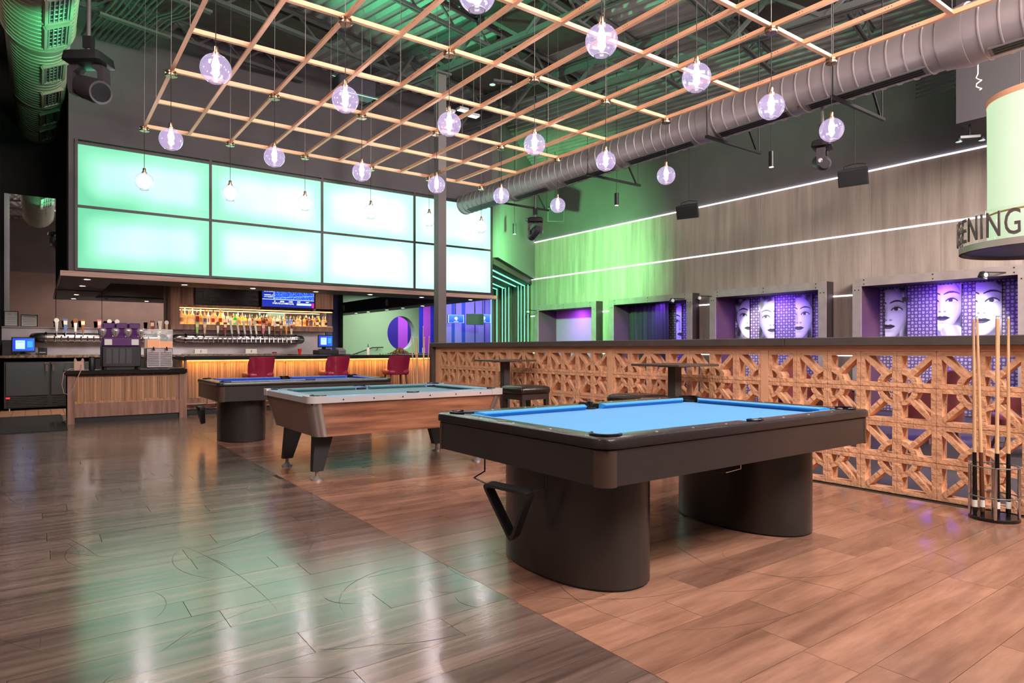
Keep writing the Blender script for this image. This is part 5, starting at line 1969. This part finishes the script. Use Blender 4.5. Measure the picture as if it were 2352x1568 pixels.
# ------------------------------------------------------------------ portraits, curtain and clip lamps in the niches
def portrait(fu, fv, s_, wd, ht, look, seed, hand=False):
    rs = np.random.RandomState(seed)
    ph = rs.rand(6) * 6

    def fn(u, v):
        X = (u - fu) * wd / s_
        Y = (v - fv) * ht / s_
        sm = lambda a, b, x: np.clip((x - a) / (b - a), 0, 1) ** 2 * (3 - 2 * np.clip((x - a) / (b - a), 0, 1))
        g = .30 + .10 * v + .05 * np.sin(3 * X + ph[0])
        hair = np.sqrt((X / 1.18) ** 2 + ((Y - .2) / 1.38) ** 2)
        hv = .42 + .20 * np.sin(9 * X + 5 * Y + 2.2 * np.sin(2.5 * Y + ph[1])) + .12 * np.sin(17 * X - 6 * Y + ph[2])
        m = 1 - sm(.96, 1.04, hair + .04 * np.sin(7 * np.arctan2(Y, X) + ph[3]))
        g = g * (1 - m) + hv * m
        neck = (1 - sm(.36, .42, abs(X - .04))) * (1 - sm(-.7, -.6, Y))
        g = g * (1 - neck) + (.62 - .2 * sm(-1.3, -.8, Y)) * neck
        sh = (1 - sm(-1.5, -1.25, Y + .35 * abs(X) ** 1.5))
        g = g * (1 - sh) + .5 * sh
        w_ = .74 - .16 * sm(.1, -1.0, Y)
        face = np.sqrt((X / w_) ** 2 + ((Y + .02) / 1.02) ** 2)
        m = 1 - sm(.95, 1.02, face)
        f = .90 - .26 * sm(.0, .8, look * X) - .14 * sm(.75, 1.0, face) + .05 * np.cos(3 * X)
        f = f - .22 * np.exp(-(((abs(X) - .33) / .24) ** 2 + ((Y - .22) / .13) ** 2))
        f = f - .22 * np.exp(-(((X + .10 * look) / .07) ** 2 + ((Y + .02) / .26) ** 2))
        f = f - .45 * np.exp(-(((abs(X) - .09) / .05) ** 2 + ((Y + .25) / .035) ** 2))
        f = f - .16 * np.exp(-((X / .2) ** 2 + ((Y + .68) / .06) ** 2))
        ax = (abs(X) - .33) / .27
        brow = (abs(Y - .42 - .09 * (1 - ax ** 2)) < .035 * (1.2 - .5 * abs(ax))) & (abs(ax) < 1)
        ex = (abs(X) - .33) / .19
        lid = .085 * (1 - ex ** 2)
        eye = (abs(ex) < 1) & (Y - .17 < lid) & (Y - .17 > -.6 * lid)
        f = np.where(eye, .86, f)
        f = np.where(eye & (((abs(X) - .33 + .03 * look) / .075) ** 2 + ((Y - .18) / .075) ** 2 < 1), .16, f)
        f = np.where((abs(ex) < 1.15) & (abs(Y - .17 - lid) < .028), .12, f)
        f = np.where(brow, .2, f)
        lx = X / .27
        up_, dn = .085 * (1 - lx ** 2) * (1 - .35 * np.exp(-(X / .05) ** 2)), .11 * (1 - lx ** 2)
        lips = (abs(lx) < 1) & (Y + .50 < up_) & (Y + .50 > -dn)
        f = np.where(lips, .26 + .12 * np.exp(-((X / .12) ** 2 + ((Y + .56) / .03) ** 2)), f)
        f = np.where((abs(lx) < 1) & (abs(Y + .50) < .012), .08, f)
        g = g * (1 - m) + f * m
        ear = np.sqrt(((X + .78 * look) / .09) ** 2 + ((Y + .30) / .16) ** 2) < 1
        g = np.where(ear, .75 + .2 * np.sin(40 * Y), g)
        if hand:
            hd = np.sqrt(((X - .35) / .42) ** 2 + ((Y + 1.05) / .28) ** 2)
            mh = 1 - sm(.9, 1.02, hd)
            g = g * (1 - mh) + (.86 - .12 * (np.sin(13 * X + 5 * Y) > .6)) * mh
        return np.stack([g, g, g * 1.01], -1)
    return fn


M('portrait_print', attr='base', rough=.45)
PW_, PH_ = .40, 1.12
PORT = [(9.36, .95, .58, .46, 1, 'leftmost portrait panel in the third niche, dark haired face partly cropped'), (8.71, .85, .52, .46, -1, 'middle portrait panel in the third niche, face with long earring'),
        (7.80, .2, .55, .46, 1, 'rightmost portrait panel in the third niche, half a smooth haired face'), (5.89, .15, .55, .50, 1, 'left portrait panel in the nearest niche, light haired face with earring'),
        (4.95, .2, .66, .48, 1, 'middle portrait panel in the nearest niche, face resting chin on hand'), (4.33, .22, .62, .52, 1, 'right portrait panel in the nearest niche, face with pearl necklace')]
for i, (yc, fu, fv, s_, look, lb) in enumerate(PORT):
    t = T('portrait_panel', 'black and white ' + lb, 'picture', (13.765, yc, 1.31), group='glamour portrait panels')
    G().bx(-.02, 0, -PW_ / 2, PW_ / 2, 0, PH_).obj('board', MATS['black_plastic'], t)
    o = painted('print', PW_ - .004, PH_ - .004, 56, 150, portrait(fu, fv, s_, PW_, PH_, look, i, i == 4), MATS['portrait_print'], t, plane='x')
    o.location = (-.0215, 0, .002)
t = T('portrait_panel', 'narrow black and white picture panel beside the black curtain', 'picture', (13.765, 11.28, 1.31), group='glamour portrait panels')
G().bx(-.02, 0, -.09, .09, 0, PH_).obj('board', MATS['black_plastic'], t)
o = painted('print', .176, PH_ - .004, 30, 150, portrait(.9, .5, .5, .18, PH_, 1, 9), MATS['portrait_print'], t, plane='x')
o.location = (-.0215, 0, .002)
# black curtain
g = G()
n = 90
A, B = [], []
for i in range(n + 1):
    f = i / n
    y = 12.95 - f * 1.5
    x = 13.60 + .035 * math.sin(f * 60) + .02 * math.sin(f * 23 + 1)
    A.append((x, y, .03))
    B.append((x + .01 * math.sin(f * 40), y + (.05 * f if f > .5 else 0), 2.44))
t = T('curtain', 'black draped curtain hanging in the second niche', 'curtain', (0, 0, 0))
G().loops([A, B], caps=False, closed=False).obj('drape', M('curtain_black', (52, 44, 46), .85), t, smooth=60, fix=False)
G().cyl((13.6, 11.3, 2.445), (13.6, 12.97, 2.445), .012, n=8).obj('rod', MATS['black'], t)


def clip_lamp(label, loc, flip):
    t = T('clip_lamp', label, 'spotlight', loc, group='niche clip spotlights')
    G().bar((0, 0, 0), (-.10, -.25 * flip, .02), .018, .018).obj('arm', MATS['black'], t)
    o = G().bbox(-.06, .06, -.05, .05, -.06, .05, .01).obj('head', MATS['black_plastic'], t, loc=(-.12, -.28 * flip, -.03))
    o.rotation_euler = (0, R(25), R(35 * flip))
    G().cyl((0, -.05, 0), (0, -.058, 0), .038, n=12).obj('lens', MATS['cap_silver'], o)


clip_lamp('small black clip spotlight at the left corner of the first niche frame', (13.0, 16.45, 2.46), -1)
clip_lamp('small black clip spotlight at the right end of the curtain niche', (13.0, 10.5, 2.47), -1)
clip_lamp('small black clip spotlight at the left corner of the third niche frame', (13.0, 9.68, 2.48), -1)
clip_lamp('small black clip spotlight at the right end of the nearest niche frame', (13.0, 3.85, 2.50), -1)
for (yl, ya_) in ((9.66, 8.4), (3.87, 5.0)):
    light('SPOT', 'clip_beam', (12.75, yl - (.2 if yl > 5 else -.15), 2.42), (1, .96, .92), 90, size=.03, aim=(13.77, ya_, 1.22), angle=78, blend=.5)
t = T('hanging_camera', 'small black camera on a rod inside the nearest niche', 'camera', (13.35, 5.55, 2.45))
G().cyl((0, 0, 0), (0, 0, -.26), .012, n=8).obj('rod', MATS['black'], t)
G().bbox(-.06, .06, -.09, .03, -.32, -.24, .008).obj('body', MATS['black_plastic'], t)


# ------------------------------------------------------------------ lounge chairs behind the screen
M('oxblood', (104, 44, 46), .4, coat=.15)


def club_chair(label, loc, rz):
    t = T('club_chair', label, 'armchair', loc, rz, 'lounge club chairs')
    G().loops([[(x, y, z) for x, y in rrect(.30 + k, .28 + k, .08, 4)] for z, k in ((.22, -.02), (.26, 0), (.42, .01), (.46, -.03))]).obj('seat', MATS['oxblood'], t, smooth=50)
    o_, i_ = [], []
    for k in range(17):
        a = R(-10 + 200 * k / 16 + 180)
        o_.append((.40 * math.cos(a), .38 * math.sin(a)))
        i_.append((.30 * math.cos(a), .28 * math.sin(a)))
    g = G()
    hts = [.62 + .34 * max(0, math.sin(R(-10 + 200 * k / 16))) ** 1.5 for k in range(17)]
    rows_ = [[(x, y, .2) for x, y in o_], [(x * 1.04, y * 1.04, h) for (x, y), h in zip(o_, hts)], [(x, y, h + .01) for (x, y), h in zip(i_, hts)], [(x, y, .3) for x, y in i_]]
    g.loops(rows_, caps=False, closed=False)
    g.obj('shell_back', MATS['oxblood'], t, smooth=60)
    for sx in (-1, 1):
        for sy in (-1, 1):
            G().cyl((sx * .2, sy * .18, .23), (sx * .27, sy * .25, 0), .022, .014, n=8).obj('leg', MATS['chair_leg'], t)


for i, (x, y, rz) in enumerate(((9.3, 2.6, 30), (9.6, 3.7, -20), (9.2, 4.6, 200), (9.8, 5.6, 150), (9.4, 6.9, 15), (9.7, 8.2, 180), (9.4, 9.8, 20))):
    club_chair('dark red leather club chair, %s from the right seen through the block screen' % ORD[i], (x, y, 0), R(rz))
for i, (x, y) in enumerate(((9.45, 3.15), (9.5, 5.1), (9.55, 7.55))):
    t = T('side_table', 'round dark lounge table between club chairs, %s from the right' % ORD[i], 'table', (x + .85, y, 0), group='lounge side tables')
    G().lathe([(0, .5), (.24, .5), (.24, .525), (0, .53)], 24, caps=False).obj('table_top', MATS['table_top_dark'], t, smooth=30)
    G().cyl((0, 0, .02), (0, 0, .5), .03, n=12).obj('post', MATS['post_grey'], t)
    G().lathe([(.18, 0), (.18, .015), (.03, .03), (0, .03)], 20).obj('base', MATS['post_grey'], t)

# ------------------------------------------------------------------ round hanging sign
DC = (8.85, 2.2)
t = T('drum_sign', 'glowing round hanging drum sign lettered SCREENING ROOM at the right', 'sign', (DC[0], DC[1], 2.30))
m = bpy.data.materials.new('drum_glow')
m.use_nodes = True
tt_ = m.node_tree
b_ = tt_.nodes['Principled BSDF']
ge = nd(tt_, 'ShaderNodeNewGeometry')
sx_ = nd(tt_, 'ShaderNodeSeparateXYZ')
tt_.links.new(ge.outputs['Position'], sx_.inputs[0])
mr = nd(tt_, 'ShaderNodeMapRange')
mr.inputs['From Min'].default_value = 2.75
mr.inputs['From Max'].default_value = 2.0
tt_.links.new(sx_.outputs['Y'], mr.inputs['Value'])
cr = nd(tt_, 'ShaderNodeValToRGB')
cr.color_ramp.elements[0].color = lin((196, 230, 180)) + (1,)
cr.color_ramp.elements[1].color = lin((242, 248, 224)) + (1,)
tt_.links.new(mr.outputs[0], cr.inputs['Fac'])
tt_.links.new(cr.outputs['Color'], b_.inputs['Emission Color'])
b_.inputs['Emission Strength'].default_value = .66
b_.inputs['Base Color'].default_value = (.2, .2, .2, 1)
RD, RR = .575, .84
G().lathe([(RD, .07), (RD, .9), (RD + .005, 1.64)], 64, caps=False).obj('drum', m, t, smooth=40)
G().lathe([(RD + .012, 1.64), (RD + .012, 1.70), (RD - .1, 1.70), (RD - .1, 1.64)], 64, caps=False).obj('top_rim', MATS['copper_paint'], t, smooth=40)
G().lathe([(RD + .002, .40), (RD + .004, .41), (RD + .002, .42)], 64, caps=False).obj('seam_line', M('seam_gold', (170, 140, 70), .5), t)
G().lathe([(RR, .0), (RR, .07), (RR - .02, .075), (RD, .075), (RD, .06), (RR - .03, .06), (RR - .03, 0)], 72, caps=False).obj('ring_rim', M('rim_metal', (168, 160, 150), .4, .4), t, smooth=40)
G().lathe([(RR - .03, .03), (0, .035)], 64, caps=False).obj('underside', M('under_purple', (84, 66, 120), .5), t)
G().lathe([(RR - .006, .07), (RR - .006, .40)], 72, caps=False).obj('clear_band', MATS['acrylic'], t, smooth=40)
me = text_mesh('SCREENING ROOM', .37, .006, 1.12)
xs2 = [v.co.x for v in me.vertices]
W_ = max(xs2) - min(xs2)
ys2 = [v.co.y for v in me.vertices]
hh = max(ys2)
kx = 2.1 / W_
phc = R(161)
for v in me.vertices:
    a = phc + v.co.x * kx / RR
    r = RR + .012 + v.co.z
    v.co = (r * math.cos(a), r * math.sin(a), .10 + v.co.y * .265 / hh)
me.materials.append(M('letter_brown', (84, 70, 66), .45))
tag(link('lettering', me, t), 'brown raised letters')
for a in (60, 0, -60):
    G().cyl((RD * .7 * math.cos(R(a)), RD * .7 * math.sin(R(a)), 1.66), (RD * .7 * math.cos(R(a)), RD * .7 * math.sin(R(a)), 4.8), .004, n=4).obj('cable', MATS['wire'], t)

S('wall_bulkhead', G().bx(11.7, 13.3, .5, 4.12, 4.78, 7.2), M('bulkhead_grey', (72, 67, 70), .75))


# ------------------------------------------------------------------ moving heads
def moving_head(label, loc, top, rz, tilt, sc=1.0, glowc=None):
    t = T('moving_head_light', label, 'stage light', loc, rz, 'moving head stage lights')
    G().cyl((0, 0, .02), (0, 0, top - loc[2]), .024, n=10).obj('pole', MATS['steel_dark'], t, smooth=50)
    G().bx(-.05, .05, -.04, .04, .10, .24).obj('clamp', MATS['black_plastic'], t)
    G().loops([[(x * sc, y * sc, z * sc) for x, y in rrect(.15 + k, .11 + k, .03, 3)] for z, k in ((.03, -.03), (.01, 0), (-.06, .01), (-.075, -.02))]).obj('base', MATS['black_plastic'], t, smooth=40)
    y_ = G()
    for s_ in (-1, 1):
        pts_ = [(s_ * .06, -.07), (s_ * .145, -.09), (s_ * .15, -.22), (s_ * .135, -.31), (s_ * .105, -.31), (s_ * .10, -.14), (s_ * .05, -.105)]
        y_.prism([(a * sc, b * sc) for a, b in pts_], -.05 * sc, .05 * sc, 'y')
    yo = y_.obj('yoke', M('moving_black', (58, 54, 58), .4), t)
    for s_ in (-1, 1):
        G().cyl((s_ * .15 * sc, 0, -.26 * sc), (s_ * .158 * sc, 0, -.26 * sc), .028 * sc, n=14).obj('badge', MATS['cap_silver'], yo)
    h = G().lathe([(0, .15), (.06, .15), (.085, .12), (.095, .04), (.095, -.06), (.10, -.14), (.092, -.20), (0, -.20)], 24, caps=False)
    h.v = [(x * sc, y * sc, z * sc) for x, y, z in h.v]
    ho = h.obj('head', MATS['moving_black'], t, smooth=40, loc=(0, 0, -.26 * sc))
    ho.rotation_euler = tilt
    G().lathe([(.075 * sc, -.2005 * sc), (.075 * sc, -.203 * sc)], 20).obj('lens', M('lens_glass', (40, 44, 46), .08), ho)
    G().tube([(-.14, .0, .0), (-.20, .0, .03), (-.21, 0, -.04), (-.15, 0, -.04)], .006, 6).obj('cable', MATS['black'], t, smooth=60)
    return t


moving_head('black moving head stage light on a pole at the upper left', (.49, 9.30, 4.74), 6.9, R(-36), (R(-28), R(-66), 0), 1.45)
moving_head('black moving head stage light below the last globe at right', (8.42, 4.52, 3.96), 4.46, R(20), (R(20), R(250), 0), 1.0)
moving_head('black moving head stage light near the ribbed portal corner', (9.02, 11.45, 4.14), 6.9, R(-40), (R(70), 0, R(30)), 1.1)


# ------------------------------------------------------------------ hung speakers, tube pendants, small ceiling fixtures
def speaker(label, loc, top, rz, w_=.5, h_=.30, d_=.30):
    t = T('wall_speaker', label, 'speaker', loc, rz, 'hanging black speakers')
    G().cyl((0, 0, h_ / 2 + .08), (0, 0, top - loc[2]), .007, n=6).obj('hanger_rod', MATS['black'], t)
    G().tube([(-w_ * .36, 0, 0), (-w_ * .36, 0, h_ / 2 + .06), (0, 0, h_ / 2 + .09), (w_ * .36, 0, h_ / 2 + .06), (w_ * .36, 0, 0)], .009, 6).obj('bracket', MATS['black'], t)
    o = G().prism([(-w_ / 2, -d_ / 2), (w_ / 2, -d_ / 2), (w_ * .36, d_ / 2), (-w_ * .36, d_ / 2)], -h_ / 2, h_ / 2).obj('cabinet', M('speaker_black', (44, 42, 44), .6), t)
    o.rotation_euler = (R(18), 0, 0)
    G().bx(-w_ / 2 + .02, w_ / 2 - .02, -d_ / 2 - .008, -d_ / 2, -h_ / 2 + .02, h_ / 2 - .02).obj('grille', M('grille_black', (26, 25, 27), .75, bump=(300, .4)), o)
    return t


speaker('black hanging speaker on the right above the third niche', (12.0, 5.84, 4.36), 6.5, R(-75))
speaker('black hanging speaker in front of the green lit veneer wall', (12.0, 9.56, 4.37), 6.5, R(-70))
speaker('black hanging speaker beside the lit globe near the far corner', (11.4, 13.6, 4.90), 6.6, R(-30), .45, .36)
speaker('large dark speaker cabinet hung above the copper grid', (7.79, 3.14, 5.90), 6.9, R(30), .62, .5, .5)
for i, (x, y, z) in enumerate(((10.0, 6.25, 4.43), (10.0, 9.88, 4.43), (9.7, 13.16, 4.25))):
    t = T('tube_pendant', 'slim black tube pendant light, %s from the right along the duct' % ORD[i], 'pendant lamp', (x, y, z), group='black tube pendants')
    G().cyl((0, 0, .13), (0, 0, 7.15 - z), .006, n=6).obj('stem', MATS['black'], t)
    G().cyl((0, 0, -.13), (0, 0, .13), .045, n=18).obj('tube', MATS['black_plastic'], t, smooth=40)
    G().cyl((0, 0, -.134), (0, 0, -.13), .036, n=16).obj('lens', glow('tube_lens_%d' % i, (255, 240, 220), 4), t)
t = T('unit_heater', 'dark suspended box heater with light reflector strips above the left grid', 'heater', (5.0 - .6, 10.62, 5.70))
P_ = T
G().bbox(-.34, .34, -.16, .16, -.12, .16, .02).obj('housing', M('heater_dark', (62, 56, 70), .35, .5), t)
for z, y in ((-.13, -.17), (.2, .1)):
    G().bbox(-.36, .36, y - .02, y + .02, z - .015, z + .015, .004).obj('reflector_strip', MATS['chrome'], t)
for s_ in (-1, 1):
    G().cyl((s_ * .3, 0, .16), (s_ * .3, 0, 1.2), .005, n=5).obj('hanger_rod', MATS['steel_dark'], t)
for i, (x, y, z) in enumerate(((6.72, 11.35, 6.02), (6.98, 11.25, 6.08), (7.15, 11.1, 5.95))):
    t = T('flood_light', 'small white flood light on the ceiling right of the column, %s from the left' % ORD[i], 'flood light', (x, y, z), group='small flood lights')
    G().bbox(-.11, .11, -.08, .08, 0, .05, .008).obj('housing', MATS['cap_silver'], t)
    G().bx(-.095, .095, -.065, .065, -.004, 0).obj('lens', glow('flood_lens_%d' % i, (255, 255, 250), 2.0), t)
    G().cyl((0, 0, .05), (0, 0, 7.09 - z), .01, n=6).obj('stem', MATS['steel_dark'], t)


def emergency(label, loc, rz):
    t = T('emergency_light', label, 'emergency light', loc, rz, 'twin head emergency lights')
    G().bbox(-.15, .15, -.03, .03, 0, .06, .01).obj('body', MATS['black_plastic'], t)
    for s_ in (-1, 1):
        G().lathe([(.02, .0), (.05, -.04), (.05, -.06)], 14, (s_ * .16, -.02, .02)).obj('lamp_head', MATS['black_plastic'], t, smooth=40)
        G().lathe([(.044, -.0605), (.044, -.064)], 14, (s_ * .16, -.02, .02)).obj('lens', M('lens_pale', (200, 220, 210), .1, emit=(200, 240, 220), es=.5), t)
    G().cyl((0, 0, .06), (0, 0, .25), .015, n=8).obj('mount', MATS['black'], t)
    return t


emergency('twin head emergency light under the grey bulkhead at right', (11.9, 4.0, 4.55), R(-50))
emergency('twin head emergency light above the centre of the copper grid', (5.6, 7.9, 5.19), R(-20))
t = T('loose_cable', 'white loose cable dangling from the duct at the upper right', 'cable', (11.1, 3.62, 0))
pts = [(0, 0, 7.12), (.0, .01, 5.25)] + [(.035 * math.sin(k * 1.3), .035 * math.cos(k * 1.3), 5.2 - k * .025) for k in range(9)]
G().tube(pts, .009, 6).obj('cord', MATS['white_paper'], t, smooth=60)
t = T('wall_vent', 'black slatted vent below the duct beside the grey bulkhead', 'vent', (11.7, 4.35, 5.35))
for k in range(6):
    G().bx(-.02, .0, -.22, .35, k * .07, k * .07 + .035).obj('slat', MATS['black'], t)
